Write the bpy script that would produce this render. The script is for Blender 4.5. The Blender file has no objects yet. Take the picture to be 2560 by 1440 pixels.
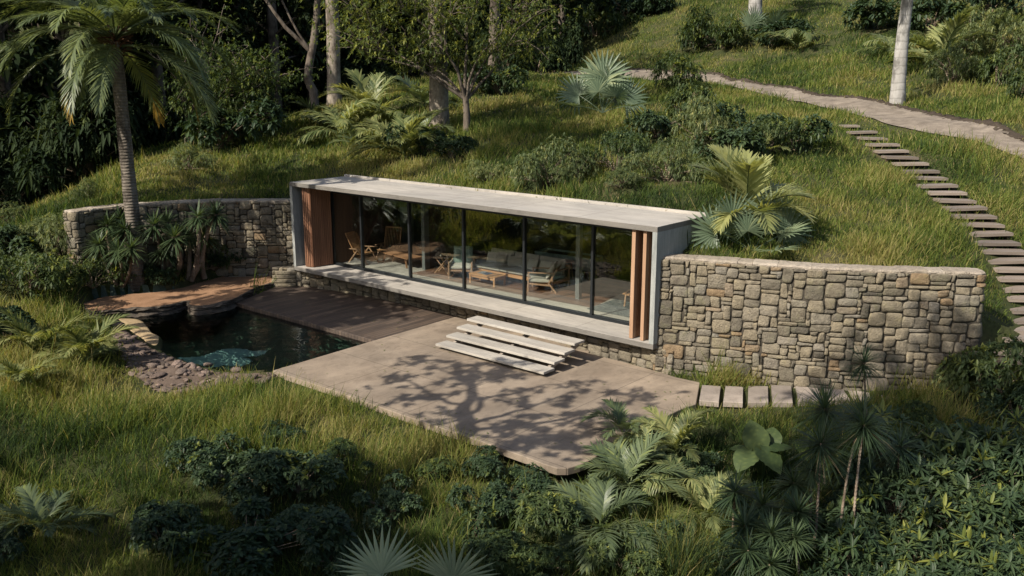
import bpy, math, random
import numpy as np
from mathutils import Vector, Matrix
rng = np.random.default_rng(7)
random.seed(7)
C = bpy.context.scene.collection
PI = math.pi

# ------------------------------------------------------------------ camera model
F_PX, PITCH, CZ = 2265.12, 0.229539, 7.03774
def ray(px, py):
    u = -(py-720)/F_PX; c, s = math.cos(PITCH), math.sin(PITCH)
    return np.array([(px-1280)/F_PX, c+u*s, -s+u*c])
def gp(px, py, z):
    r = ray(px, py); t = (z-CZ)/r[2]; return np.array([r[0]*t, r[1]*t, z])
def gd(px, py, y):
    r = ray(px, py); t = y/r[1]; return np.array([r[0]*t, y, CZ+r[2]*t])
cam_d = bpy.data.cameras.new('camera'); cam = bpy.data.objects.new('camera', cam_d); C.objects.link(cam)
cam.location = (0, 0, CZ); cam.rotation_euler = (PI/2-PITCH, 0, 0)
cam_d.sensor_width = 36; cam_d.lens = F_PX/2560*36; cam_d.clip_end = 2000; cam_d.clip_start = 0.1
bpy.context.scene.camera = cam

# ------------------------------------------------------------------ light
SUN_AZ = np.array([-0.79, -0.613]); SUN_EL = math.radians(40)
sdir = np.array([SUN_AZ[0]*math.cos(SUN_EL), SUN_AZ[1]*math.cos(SUN_EL), math.sin(SUN_EL)])
sdir /= np.linalg.norm(sdir)
sl = bpy.data.lights.new('sun', 'SUN'); so = bpy.data.objects.new('sun', sl); C.objects.link(so)
sl.energy = 5.0; sl.angle = math.radians(0.4); sl.color = (1, 0.92, 0.8)
so.rotation_euler = Vector(sdir).to_track_quat('Z', 'Y').to_euler()
w = bpy.data.worlds.new('World'); bpy.context.scene.world = w; w.use_nodes = True
nt = w.node_tree; sky = nt.nodes.new('ShaderNodeTexSky'); sky.sky_type = 'NISHITA'; sky.sun_disc = False; sky.dust_density = 2.5
sky.sun_elevation = SUN_EL; sky.sun_rotation = math.atan2(SUN_AZ[0], SUN_AZ[1])
bg = nt.nodes['Background']; nt.links.new(sky.outputs[0], bg.inputs[0]); bg.inputs[1].default_value = 0.105
vs = bpy.context.scene.view_settings; vs.view_transform = 'Standard'; vs.look = 'None'; vs.exposure = 0.6; vs.gamma = 1
cy = bpy.context.scene.cycles
cy.max_bounces = 6; cy.diffuse_bounces = 3; cy.glossy_bounces = 3; cy.transmission_bounces = 4; cy.transparent_max_bounces = 8
cy.caustics_reflective = False; cy.caustics_refractive = False

# ------------------------------------------------------------------ tagging
def tag(o, label=None, cat=None, group=None, kind=None):
    if label: o['label'] = label
    if cat: o['category'] = cat
    if group: o['group'] = group
    if kind: o['kind'] = kind
    return o
def empty(name, loc=(0, 0, 0), rz=0.0, label=None, cat=None, group=None):
    o = bpy.data.objects.new(name, None); C.objects.link(o); o.location = loc; o.rotation_euler = (0, 0, rz)
    o.empty_display_size = 0.2
    return tag(o, label, cat, group)
def obj(name, mesh, parent=None, loc=None, rot=None, scale=None):
    o = bpy.data.objects.new(name, mesh); C.objects.link(o)
    if parent is not None: o.parent = parent
    if loc is not None: o.location = loc
    if rot is not None: o.rotation_euler = rot
    if scale is not None: o.scale = scale
    return o
def copy_tree(o, parent=None):
    c = o.copy(); C.objects.link(c); c.parent = parent
    for ch in list(KIDS.get(o.name, ())): copy_tree(ch, c)
    return c
KIDS = {}
def reg(root):
    for o in C.objects:
        if o.parent: KIDS.setdefault(o.parent.name, [])
    for o in C.objects:
        if o.parent and o not in KIDS[o.parent.name]: KIDS[o.parent.name].append(o)

# ------------------------------------------------------------------ mesh builder
class MB:
    def __init__(s): s.V = []; s.F = {}; s.n = 0; s.T = []; s.mi = {}; 
    def add(s, V, F, tint=0.5, mi=0):
        V = np.asarray(V, float).reshape(-1, 3); F = np.asarray(F, int)
        if len(F) == 0: return
        k = F.shape[1]
        s.V.append(V); s.F.setdefault(k, []).append(F+s.n); s.mi.setdefault(k, []).append(np.full(len(F), mi))
        t = np.asarray(tint, float)
        s.T.append(np.full(len(V), float(t)) if t.ndim == 0 else t)
        s.n += len(V)
    def add_grid(s, P, closed_u=False, tint=0.5, mi=0, closed_v=False):  # P (n,m,3)
        n, m = P.shape[:2]; idx = np.arange(n*m).reshape(n, m)
        if closed_v: idx = np.concatenate([idx, idx[:, :1]], 1)
        if closed_u: idx = np.concatenate([idx, idx[:1]], 0)
        F = np.stack([idx[:-1, :-1], idx[1:, :-1], idx[1:, 1:], idx[:-1, 1:]], -1).reshape(-1, 4)
        s.add(P.reshape(-1, 3), F, tint if np.ndim(tint) == 0 else np.asarray(tint).reshape(-1), mi)
    def box(s, x0, x1, y0, y1, z0, z1, M=None, tint=0.5, mi=0):
        V = np.array([[x, y, z] for z in (z0, z1) for y in (y0, y1) for x in (x0, x1)], float)
        if M is not None: V = V@np.array(M)[:3, :3].T+np.array(M)[:3, 3]
        F = [[0, 2, 3, 1], [4, 5, 7, 6], [0, 1, 5, 4], [2, 6, 7, 3], [0, 4, 6, 2], [1, 3, 7, 5]]
        s.add(V, F, tint, mi)
    def bar(s, a, b, w, h, up=(0, 0, 1), tint=0.5):  # beam between two points
        a = np.array(a, float); b = np.array(b, float); d = b-a; L = np.linalg.norm(d); d /= L
        up = np.array(up, float); sd = np.cross(d, up)
        if np.linalg.norm(sd) < 1e-3: sd = np.cross(d, (0, 1, 0))
        sd /= np.linalg.norm(sd); up = np.cross(sd, d)
        M = np.eye(4); M[:3, 0] = sd; M[:3, 1] = d; M[:3, 2] = up; M[:3, 3] = a
        s.box(-w/2, w/2, 0, L, -h/2, h/2, M, tint)
    def tube(s, pts, rad, k=8, tint=0.5, cap=True, jit=0.0, mi=0):
        pts = np.asarray(pts, float); n = len(pts); rad = np.broadcast_to(rad, (n,)).astype(float)
        T = np.gradient(pts, axis=0); T /= np.linalg.norm(T, axis=1)[:, None]+1e-9
        ref = np.array([0.3, 1, 0.1]) if abs(T[0] @ np.array([0, 0, 1])) > 0.7 else np.array([0, 0, 1.])
        A = np.cross(T, ref); A /= np.linalg.norm(A, axis=1)[:, None]; B = np.cross(T, A)
        th = np.arange(k)*2*PI/k
        R = rad[:, None]*(1+(rng.uniform(-jit, jit, (n, k)) if jit else 0))
        P = pts[:, None]+R[..., None]*(np.cos(th)[None, :, None]*A[:, None]+np.sin(th)[None, :, None]*B[:, None])
        s.add_grid(P, closed_v=True, tint=tint, mi=mi)
        if cap:
            for e in (0, -1):
                V = np.concatenate([P[e], pts[e][None]]); q = np.arange(k)
                F = np.stack([q, (q+1) % k, np.full(k, k)], 1)
                s.add(V, F if e else F[:, ::-1], tint, mi)
    def mesh(s, name, mats, smooth=False, bevel=0):
        me = bpy.data.meshes.new(name)
        V = np.concatenate(s.V).astype(np.float32); me.vertices.add(len(V)); me.vertices.foreach_set('co', V.ravel())
        loops = []; tot = []; mi = []
        for k in s.F:
            f = np.concatenate(s.F[k]); loops.append(f.ravel()); tot.append(np.full(len(f), k)); mi.append(np.concatenate(s.mi[k]))
        loops = np.concatenate(loops).astype(np.int32); tot = np.concatenate(tot).astype(np.int32); mi = np.concatenate(mi)
        me.loops.add(len(loops)); me.loops.foreach_set('vertex_index', loops)
        me.polygons.add(len(tot)); st = np.concatenate([[0], np.cumsum(tot)[:-1]]).astype(np.int32)
        me.polygons.foreach_set('loop_start', st)
        me.polygons.foreach_set('material_index', mi.astype(np.int32))
        me.polygons.foreach_set('use_smooth', np.full(len(tot), bool(smooth)))
        me.update(calc_edges=True); me.validate(verbose=False) if len(tot) < 20000 else None
        at = me.attributes.new('tint', 'FLOAT', 'POINT'); T = np.concatenate(s.T).astype(np.float32)
        if len(me.vertices) == len(T): at.data.foreach_set('value', T)
        for m in (mats if isinstance(mats, (list, tuple)) else [mats]): me.materials.append(m)
        return me

# ------------------------------------------------------------------ numpy noise
_pt = rng.uniform(-1, 1, (64, 64))
def vnoise(x, y):
    x = np.asarray(x, float); y = np.asarray(y, float)
    xi = np.floor(x).astype(int); yi = np.floor(y).astype(int); fx = x-xi; fy = y-yi
    fx = fx*fx*(3-2*fx); fy = fy*fy*(3-2*fy); g = lambda a, b: _pt[a % 64, b % 64]
    return (g(xi, yi)*(1-fx)+g(xi+1, yi)*fx)*(1-fy)+(g(xi, yi+1)*(1-fx)+g(xi+1, yi+1)*fx)*fy
def fbm(x, y, o=3):
    return sum(vnoise(x*2**i+17*i, y*2**i-9*i)/2**i for i in range(o))
def sst(a, b, x): t = np.clip((x-a)/(b-a), 0, 1); return t*t*(3-2*t)

# ------------------------------------------------------------------ materials
def newmat(name):
    m = bpy.data.materials.new(name); m.use_nodes = True; nt = m.node_tree; nt.nodes.clear()
    out = nt.nodes.new('ShaderNodeOutputMaterial'); return m, nt, out
def N(nt, t, **k):
    n = nt.nodes.new(t)
    for a, b in k.items():
        if a.startswith('_'): setattr(n, a[1:], b)
        else: n.inputs[a.replace('__', ' ')].default_value = b
    return n
def ramp(nt, fac, stops):
    r = nt.nodes.new('ShaderNodeValToRGB'); e = r.color_ramp.elements
    while len(e) < len(stops): e.new(0.5)
    for q, (p, c) in zip(e, stops): q.position = p; q.color = (*c, 1)
    nt.links.new(fac, r.inputs[0]); return r.outputs[0]
def mix(nt, f, a, b, mode='MIX'):
    m = nt.nodes.new('ShaderNodeMix'); m.data_type = 'RGBA'; m.blend_type = mode
    for s, v in ((0, f), (6, a), (7, b)):
        if hasattr(v, 'is_output'): nt.links.new(v, m.inputs[s])
        else: m.inputs[s].default_value = v if s == 0 else (*v, 1)
    return m.outputs[2]
def coords(nt, scale=(1, 1, 1), kind='Object'):
    tc = nt.nodes.new('ShaderNodeTexCoord'); mp = nt.nodes.new('ShaderNodeMapping'); mp.inputs['Scale'].default_value = scale
    if kind == 'World':
        g = nt.nodes.new('ShaderNodeNewGeometry'); nt.links.new(g.outputs['Position'], mp.inputs[0])
    else: nt.links.new(tc.outputs[kind], mp.inputs[0])
    return mp.outputs[0]
def noise(nt, co, scale=5, detail=5, rough=0.55, dist=0.0):
    n = nt.nodes.new('ShaderNodeTexNoise'); n.inputs['Scale'].default_value = scale; n.inputs['Detail'].default_value = detail
    n.inputs['Roughness'].default_value = rough; n.inputs['Distortion'].default_value = dist
    nt.links.new(co, n.inputs['Vector']); return n.outputs['Fac']
def attr(nt, name='tint'):
    a = nt.nodes.new('ShaderNodeAttribute'); a.attribute_name = name; return a.outputs['Fac']
def bump(nt, h, strength=0.3, dist=0.02):
    b = nt.nodes.new('ShaderNodeBump'); b.inputs['Strength'].default_value = strength; b.inputs['Distance'].default_value = dist
    nt.links.new(h, b.inputs['Height']); return b.outputs[0]
def pbr(nt, out, col, rough=0.7, nrm=None, spec=0.3, metal=0):
    p = nt.nodes.new('ShaderNodeBsdfPrincipled')
    if hasattr(col, 'is_output'): nt.links.new(col, p.inputs['Base Color'])
    else: p.inputs['Base Color'].default_value = (*col, 1)
    if hasattr(rough, 'is_output'): nt.links.new(rough, p.inputs['Roughness'])
    else: p.inputs['Roughness'].default_value = rough
    p.inputs['Specular IOR Level'].default_value = spec; p.inputs['Metallic'].default_value = metal
    if nrm is not None: nt.links.new(nrm, p.inputs['Normal'])
    nt.links.new(p.outputs[0], out.inputs[0]); return p
def leafmat(name, stops, trans=0.35, rough=0.45, spec=0.35, tcol=1.6, vary=0.25):
    m, nt, out = newmat(name)
    oi = nt.nodes.new('ShaderNodeObjectInfo')
    t = attr(nt)
    col = ramp(nt, t, stops)
    hs = nt.nodes.new('ShaderNodeHueSaturation'); nt.links.new(col, hs.inputs['Color'])
    mr = N(nt, 'ShaderNodeMapRange'); nt.links.new(oi.outputs['Random'], mr.inputs[0]); mr.inputs[3].default_value = 1-vary; mr.inputs[4].default_value = 1+vary
    nt.links.new(mr.outputs[0], hs.inputs['Value'])
    mh = N(nt, 'ShaderNodeMapRange'); nt.links.new(oi.outputs['Random'], mh.inputs[0]); mh.inputs[3].default_value = 0.515; mh.inputs[4].default_value = 0.485
    nt.links.new(mh.outputs[0], hs.inputs['Hue'])
    p = nt.nodes.new('ShaderNodeBsdfPrincipled'); nt.links.new(hs.outputs[0], p.inputs['Base Color'])
    p.inputs['Roughness'].default_value = rough; p.inputs['Specular IOR Level'].default_value = spec
    tr = nt.nodes.new('ShaderNodeBsdfTranslucent')
    tc = mix(nt, 1.0, hs.outputs[0], (tcol, tcol*0.95, tcol*0.45), 'MULTIPLY'); nt.links.new(tc, tr.inputs[0])
    mx = nt.nodes.new('ShaderNodeMixShader'); mx.inputs[0].default_value = trans
    nt.links.new(p.outputs[0], mx.inputs[1]); nt.links.new(tr.outputs[0], mx.inputs[2]); nt.links.new(mx.outputs[0], out.inputs[0])
    return m
M = {}
M['silver_leaf'] = leafmat('silver_leaf', [(0, (0.12, 0.155, 0.115)), (0.5, (0.21, 0.26, 0.195)), (1, (0.32, 0.36, 0.27))], 0.3, 0.45, 0.3)
M['grass'] = leafmat('grass_blades', [(0, (0.018, 0.036, 0.013)), (0.35, (0.06, 0.1, 0.024)), (0.7, (0.15, 0.185, 0.04)), (0.88, (0.25, 0.235, 0.08)), (1, (0.3, 0.24, 0.12))], 0.42, 0.65, 0.12, 1.6, 0)
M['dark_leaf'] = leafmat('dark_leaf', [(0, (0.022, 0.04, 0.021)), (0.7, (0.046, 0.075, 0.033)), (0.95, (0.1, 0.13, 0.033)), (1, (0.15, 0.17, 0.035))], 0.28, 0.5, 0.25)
M['mid_leaf'] = leafmat('mid_leaf', [(0, (0.032, 0.055, 0.024)), (0.6, (0.07, 0.1, 0.035)), (0.93, (0.1, 0.13, 0.035)), (1, (0.21, 0.23, 0.055))], 0.38, 0.5, 0.25)
M['pale_leaf'] = leafmat('pale_leaf', [(0, (0.06, 0.085, 0.04)), (0.6, (0.12, 0.155, 0.065)), (0.93, (0.19, 0.215, 0.09)), (1, (0.28, 0.28, 0.11))], 0.38, 0.5, 0.25)
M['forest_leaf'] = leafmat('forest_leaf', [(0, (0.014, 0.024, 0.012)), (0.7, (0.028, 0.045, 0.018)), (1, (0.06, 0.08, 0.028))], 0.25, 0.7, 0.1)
M['palm_leaf'] = leafmat('palm_leaf', [(0, (0.06, 0.085, 0.048)), (0.5, (0.115, 0.15, 0.075)), (0.85, (0.2, 0.235, 0.07)), (0.93, (0.28, 0.24, 0.045)), (1, (0.28, 0.13, 0.03))], 0.35, 0.42, 0.35)
M['fern_leaf'] = leafmat('fern_leaf', [(0, (0.045, 0.07, 0.03)), (0.5, (0.1, 0.135, 0.05)), (1, (0.28, 0.29, 0.12))], 0.38, 0.42, 0.3)
M['fan_leaf'] = leafmat('fan_leaf', [(0, (0.06, 0.095, 0.06)), (0.5, (0.125, 0.17, 0.105)), (1, (0.26, 0.29, 0.16))], 0.3, 0.45, 0.3)
M['spike_leaf'] = leafmat('spike_leaf', [(0, (0.03, 0.05, 0.026)), (0.6, (0.07, 0.105, 0.045)), (0.9, (0.11, 0.15, 0.045)), (1, (0.22, 0.18, 0.1))], 0.28, 0.45, 0.3)
def barkmat(name, c0, c1, ring=0, sc=6, zs=0.3):
    m, nt, out = newmat(name); co = coords(nt, (1, 1, zs)); n1 = noise(nt, co, sc, 6, 0.65, 0.4); n2 = noise(nt, coords(nt, (1, 1, 0.5)), 2.2, 4, 0.6)
    col = ramp(nt, n1, [(0.3, c0), (0.6, c1)]); dk = tuple(x*0.5 for x in c0)
    col = mix(nt, ramp(nt, n2, [(0.5, (0, 0, 0)), (0.6, (0.8, 0.8, 0.8))]), col, dk)
    h = n1
    if ring:
        wv = N(nt, 'ShaderNodeTexWave', _bands_direction='Z', Scale=ring, Distortion=2.5, Detail=3.0)
        wv.inputs['Detail Scale'].default_value = 2; nt.links.new(coords(nt), wv.inputs[0])
        col = mix(nt, ramp(nt, wv.outputs['Fac'], [(0.03, (0.35, 0.35, 0.35)), (0.12, (0, 0, 0))]), col, tuple(x*0.4 for x in c0)); h = wv.outputs['Fac']
    pbr(nt, out, col, 0.85, bump(nt, h, 0.15 if ring and ring < 1 else 0.6, 0.03), 0.15); return m
M['pale_bark'] = barkmat('pale_bark', (0.13, 0.105, 0.08), (0.27, 0.235, 0.19), 0, 9, 0.5)
M['dark_bark'] = barkmat('dark_bark', (0.07, 0.055, 0.042), (0.15, 0.125, 0.1))
M['palm_bark'] = barkmat('palm_bark', (0.09, 0.075, 0.06), (0.19, 0.165, 0.135), 3.2)
M['royal_bark'] = barkmat('royal_bark', (0.22, 0.21, 0.19), (0.33, 0.32, 0.3), 0.9, 5, 0.3)
M['stem'] = barkmat('stem', (0.16, 0.12, 0.085), (0.27, 0.215, 0.16), 6)
M['fibre'] = barkmat('fibre', (0.07, 0.035, 0.02), (0.15, 0.08, 0.045))
def rockmat(name, stops, moss=0.25, sc=7):
    m, nt, out = newmat(name); co = coords(nt, kind='World'); t = attr(nt); base = ramp(nt, t, stops)
    n1 = noise(nt, co, sc, 8, 0.62, 0.3); n2 = noise(nt, co, 28, 5, 0.7); n3 = noise(nt, co, 1.3, 4)
    col = mix(nt, 0.75, base, ramp(nt, n1, [(0.25, (0.45, 0.44, 0.42)), (0.55, (1, 1, 1)), (0.8, (1.3, 1.22, 1.05))]), 'MULTIPLY')
    col = mix(nt, 0.5, col, ramp(nt, n2, [(0.35, (0.6, 0.6, 0.6)), (0.65, (1.15, 1.15, 1.15))]), 'MULTIPLY')
    if moss:
        nm = N(nt, 'ShaderNodeMath', _operation='MULTIPLY'); nt.links.new(n3, nm.inputs[0]); nt.links.new(n1, nm.inputs[1])
        col = mix(nt, ramp(nt, nm.outputs[0], [(0.26, (0, 0, 0)), (0.42, (moss*2.2,)*3)]), col, (0.1, 0.115, 0.05))
    ad = N(nt, 'ShaderNodeMath', _operation='ADD'); nt.links.new(n1, ad.inputs[0]); nt.links.new(n2, ad.inputs[1])
    pbr(nt, out, col, 0.88, bump(nt, ad.outputs[0], 1.0, 0.04), 0.15); return m
M['stone'] = rockmat('wall_stone', [(0, (0.09, 0.08, 0.065)), (0.3, (0.17, 0.15, 0.115)), (0.55, (0.26, 0.22, 0.155)), (0.8, (0.22, 0.2, 0.165)), (1, (0.25, 0.18, 0.11))], 0.13)
M['cap_stone'] = rockmat('cap_stone', [(0, (0.33, 0.28, 0.22)), (1, (0.46, 0.4, 0.33))], 0.1)
M['rubble'] = rockmat('rubble', [(0, (0.09, 0.07, 0.06)), (0.5, (0.16, 0.125, 0.105)), (1, (0.24, 0.18, 0.15))], 0.05)
m, nt, out = newmat('mortar'); pbr(nt, out, ramp(nt, noise(nt, coords(nt, kind='World'), 9), [(0.3, (0.03, 0.026, 0.02)), (0.7, (0.07, 0.06, 0.045))]), 0.95); M['mortar'] = m
def concrete(name, a, b, streak=None, seams=None):
    m, nt, out = newmat(name); co = coords(nt); n1 = noise(nt, coords(nt, streak or (1, 1, 1)), 1.6, 7, 0.6, 0.5); n2 = noise(nt, co, 38, 4, 0.7); n3 = noise(nt, co, 0.5, 3)
    col = ramp(nt, n1, [(0.25, a), (0.7, b)])
    col = mix(nt, 0.35, col, ramp(nt, n2, [(0.35, (0.72, 0.72, 0.72)), (0.6, (1.08, 1.08, 1.08))]), 'MULTIPLY')
    col = mix(nt, 0.6, col, ramp(nt, n3, [(0.3, (0.72, 0.73, 0.74)), (0.65, (1.1, 1.08, 1.04))]), 'MULTIPLY')
    n4 = noise(nt, coords(nt, streak or (1, 1, 1)), 5.5, 8, 0.7, 1.0); col = mix(nt, 0.5, col, ramp(nt, n4, [(0.36, (0.62, 0.61, 0.6)), (0.5, (1, 1, 1)), (0.7, (1.12, 1.1, 1.06))]), 'MULTIPLY')
    h = n2
    if seams:
        br = N(nt, 'ShaderNodeTexBrick', Scale=1.0); br.offset = 0; br.inputs['Mortar Size'].default_value = 0.009; br.inputs['Brick Width'].default_value = seams[0]; br.inputs['Row Height'].default_value = seams[1]
        br.inputs['Color1'].default_value = (1, 1, 1, 1); br.inputs['Color2'].default_value = (0.93, 0.93, 0.93, 1); br.inputs['Mortar'].default_value = (0.42, 0.42, 0.42, 1)
        nt.links.new(coords(nt), br.inputs[0]); col = mix(nt, 1.0, col, br.outputs[0], 'MULTIPLY')
    pbr(nt, out, col, 0.75, bump(nt, h, 0.25, 0.01), 0.3); return m
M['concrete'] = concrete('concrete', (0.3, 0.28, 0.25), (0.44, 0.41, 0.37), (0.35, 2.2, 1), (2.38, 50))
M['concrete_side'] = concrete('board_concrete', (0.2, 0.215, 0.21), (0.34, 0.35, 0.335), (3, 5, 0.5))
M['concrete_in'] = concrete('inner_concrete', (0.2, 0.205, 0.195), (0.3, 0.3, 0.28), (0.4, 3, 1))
M['travertine'] = concrete('pale_stone', (0.31, 0.285, 0.25), (0.42, 0.395, 0.355), (0.5, 3, 1))
M['patio'] = concrete('patio_stone', (0.165, 0.13, 0.098), (0.305, 0.248, 0.19), (0.8, 0.5, 1), (2.6, 1.9))
M['slab'] = concrete('slab_stone', (0.22, 0.185, 0.155), (0.33, 0.285, 0.245), (1, 1, 1))
def wood(name, a, b, axis=0, planks=0, rough=0.55, gap=(0.01, 0.008, 0.006)):
    m, nt, out = newmat(name); s = [10, 10, 10]; s[axis] = 0.7
    n1 = noise(nt, coords(nt, tuple(s)), 1.3, 6, 0.6, 0.6); col = ramp(nt, n1, [(0.3, a), (0.7, b)]); h = n1
    if planks:
        br = N(nt, 'ShaderNodeTexBrick', Scale=1.0); br.inputs['Mortar Size'].default_value = planks*0.05; br.inputs['Brick Width'].default_value = 2.4; br.inputs['Row Height'].default_value = planks
        br.inputs['Color1'].default_value = (1.15, 1.1, 1.05, 1); br.inputs['Color2'].default_value = (0.65, 0.65, 0.68, 1); br.inputs['Mortar'].default_value = (0.12, 0.12, 0.12, 1)
        mp = coords(nt); 
        if axis == 1:
            r = N(nt, 'ShaderNodeMapping'); r.inputs['Rotation'].default_value = (0, 0, PI/2); nt.links.new(mp, r.inputs[0]); mp = r.outputs[0]
        nt.links.new(mp, br.inputs[0]); col = mix(nt, 1.0, col, br.outputs[0], 'MULTIPLY')
    pbr(nt, out, col, rough, bump(nt, h, 0.3, 0.005), 0.35); return m
M['cedar'] = wood('cedar', (0.13, 0.06, 0.034), (0.25, 0.125, 0.07), 2)
M['oak'] = wood('oak', (0.28, 0.165, 0.1), (0.38, 0.24, 0.15), 2)
M['teak'] = wood('teak', (0.3, 0.15, 0.065), (0.48, 0.27, 0.13), 0)
M['teak_dark'] = wood('teak_dark', (0.2, 0.1, 0.05), (0.32, 0.17, 0.09), 0)
M['deck'] = wood('deck_planks', (0.06, 0.045, 0.035), (0.11, 0.085, 0.068), 1, 0.14)
M['floorwood'] = wood('floor_planks', (0.12, 0.065, 0.042), (0.22, 0.125, 0.08), 0, 0.12, 0.4)
M['timber'] = wood('weathered_timber', (0.15, 0.12, 0.095), (0.27, 0.225, 0.185), 0)
M['dark_wood'] = wood('dark_cladding', (0.045, 0.03, 0.022), (0.085, 0.055, 0.04), 2)
def plain(name, col, rough=0.6, metal=0, sc=20, v=0.12, bmp=0.15):
    m, nt, out = newmat(name); n = noise(nt, coords(nt), sc, 4)
    c = ramp(nt, n, [(0.3, tuple(x*(1-v) for x in col)), (0.7, tuple(x*(1+v) for x in col))]); pbr(nt, out, c, rough, bump(nt, n, bmp, 0.01), 0.4, metal); return m
M['metal'] = plain('dark_metal', (0.03, 0.034, 0.037), 0.4, 0.6)
M['grey_metal'] = plain('grey_metal', (0.13, 0.14, 0.14), 0.5, 0.2)
M['fabric'] = plain('grey_fabric', (0.33, 0.31, 0.265), 0.95, 0, 60, 0.1, 0.4)
M['fabric_light'] = plain('light_fabric', (0.45, 0.43, 0.38), 0.95, 0, 60, 0.1, 0.4)
M['canvas'] = plain('canvas', (0.42, 0.38, 0.32), 0.9, 0, 40)
M['celadon'] = plain('celadon', (0.16, 0.22, 0.19), 0.35, 0, 5, 0.3)
M['blue_print'] = plain('magazine_cover', (0.05, 0.08, 0.14), 0.3, 0, 14, 0.7)
M['grey_print'] = plain('magazine_grey', (0.25, 0.26, 0.28), 0.3, 0, 14, 0.4)
M['floral'] = plain('floral_print', (0.42, 0.3, 0.27), 0.9, 0, 12, 0.7)
M['orange'] = plain('orange_petal', (0.5, 0.22, 0.04), 0.6)
m, nt, out = newmat('rug_weave'); co = coords(nt, (1, 3.2, 1)); n1 = noise(nt, co, 3, 3, 0.5, 1.2)
pbr(nt, out, ramp(nt, n1, [(0.44, (0.035, 0.045, 0.05)), (0.5, (0.13, 0.15, 0.14)), (0.56, (0.04, 0.05, 0.055)), (0.62, (0.16, 0.17, 0.16))]), 0.95); M['rug'] = m
def vary(mat, amt):
    nt = mat.node_tree; p = next(n for n in nt.nodes if n.type == 'BSDF_PRINCIPLED'); src = p.inputs['Base Color'].links[0].from_socket
    oi = nt.nodes.new('ShaderNodeObjectInfo'); mr = N(nt, 'ShaderNodeMapRange'); nt.links.new(oi.outputs['Random'], mr.inputs[0]); mr.inputs[3].default_value = 1-amt; mr.inputs[4].default_value = 1+amt*0.6
    hs = nt.nodes.new('ShaderNodeHueSaturation'); nt.links.new(src, hs.inputs['Color']); nt.links.new(mr.outputs[0], hs.inputs['Value']); nt.links.new(hs.outputs[0], p.inputs['Base Color'])
vary(M['timber'], 0.35); vary(M['slab'], 0.3); vary(M['travertine'], 0.1); vary(M['rubble'], 0.35); vary(M['fabric'], 0.12); vary(M['fabric_light'], 0.12)
# glass: thin clear pane, transparent with a mirror sheen
m, nt, out = newmat('window_glass'); lw = N(nt, 'ShaderNodeLayerWeight'); fr = N(nt, 'ShaderNodeMapRange'); nt.links.new(lw.outputs['Facing'], fr.inputs[0]); fr.inputs[1].default_value = 0.1; fr.inputs[3].default_value = 0.05; fr.inputs[4].default_value = 0.34; tr = N(nt, 'ShaderNodeBsdfTransparent'); tr.inputs[0].default_value = (0.93, 0.95, 0.93, 1)
gl = N(nt, 'ShaderNodeBsdfGlossy', Roughness=0.0); gl.inputs[0].default_value = (0.95, 1, 0.97, 1)
mx = N(nt, 'ShaderNodeMixShader'); nt.links.new(fr.outputs[0], mx.inputs[0]); nt.links.new(tr.outputs[0], mx.inputs[1]); nt.links.new(gl.outputs[0], mx.inputs[2]); nt.links.new(mx.outputs[0], out.inputs[0]); M['glass'] = m
# water
m, nt, out = newmat('pond_water'); fr = N(nt, 'ShaderNodeFresnel', IOR=1.33); tr = N(nt, 'ShaderNodeBsdfTransparent'); tr.inputs[0].default_value = (0.55, 0.68, 0.62, 1)
n1 = noise(nt, coords(nt, (1, 1, 1)), 2.2, 2, 0.5, 0.6); n2 = noise(nt, coords(nt), 11, 2)
ad = N(nt, 'ShaderNodeMath', _operation='MULTIPLY_ADD'); nt.links.new(n2, ad.inputs[0]); ad.inputs[1].default_value = 0.15; nt.links.new(n1, ad.inputs[2])
b = bump(nt, ad.outputs[0], 0.45, 0.05)
gl = N(nt, 'ShaderNodeBsdfGlossy', Roughness=0.02); nt.links.new(b, gl.inputs['Normal']); nt.links.new(b, fr.inputs['Normal'])
mx = N(nt, 'ShaderNodeMixShader'); nt.links.new(fr.outputs[0], mx.inputs[0]); nt.links.new(tr.outputs[0], mx.inputs[1]); nt.links.new(gl.outputs[0], mx.inputs[2]); nt.links.new(mx.outputs[0], out.inputs[0]); M['water'] = m
# soil / turf ground
m, nt, out = newmat('ground_soil'); co = coords(nt, kind='World'); n1 = noise(nt, co, 0.6, 6, 0.6); n2 = noise(nt, co, 9, 6, 0.7)
col = ramp(nt, n1, [(0.3, (0.03, 0.04, 0.016)), (0.55, (0.05, 0.055, 0.022)), (0.75, (0.1, 0.08, 0.045))])
col = mix(nt, 0.7, col, ramp(nt, n2, [(0.3, (0.5, 0.5, 0.5)), (0.7, (1.4, 1.4, 1.3))]), 'MULTIPLY')
pbr(nt, out, col, 0.95, bump(nt, n2, 0.8, 0.05), 0.1); M['ground'] = m
def dirt(name, a, b):
    m, nt, out = newmat(name); co = coords(nt, kind='World'); n1 = noise(nt, co, 1.7, 6, 0.65, 0.4); n2 = noise(nt, co, 24, 4, 0.7)
    col = mix(nt, 0.6, ramp(nt, n1, [(0.3, a), (0.7, b)]), ramp(nt, n2, [(0.3, (0.6, 0.6, 0.6)), (0.65, (1.2, 1.2, 1.2))]), 'MULTIPLY')
    pbr(nt, out, col, 0.95, bump(nt, n2, 0.5, 0.02), 0.1); return m
M['dirt'] = dirt('red_dirt', (0.2, 0.115, 0.065), (0.31, 0.185, 0.11))
M['strata'] = dirt('wet_rock', (0.05, 0.042, 0.034), (0.12, 0.1, 0.08))
M['bed'] = dirt('pond_bed', (0.03, 0.045, 0.038), (0.1, 0.13, 0.1))
M['painted_reflection'] = dirt('painted_reflection', (0.24, 0.36, 0.38), (0.5, 0.62, 0.62))  # pale blue that stands in for sky reflected on the pond
M['sand'] = dirt('sand', (0.26, 0.19, 0.11), (0.36, 0.27, 0.16))
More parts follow.
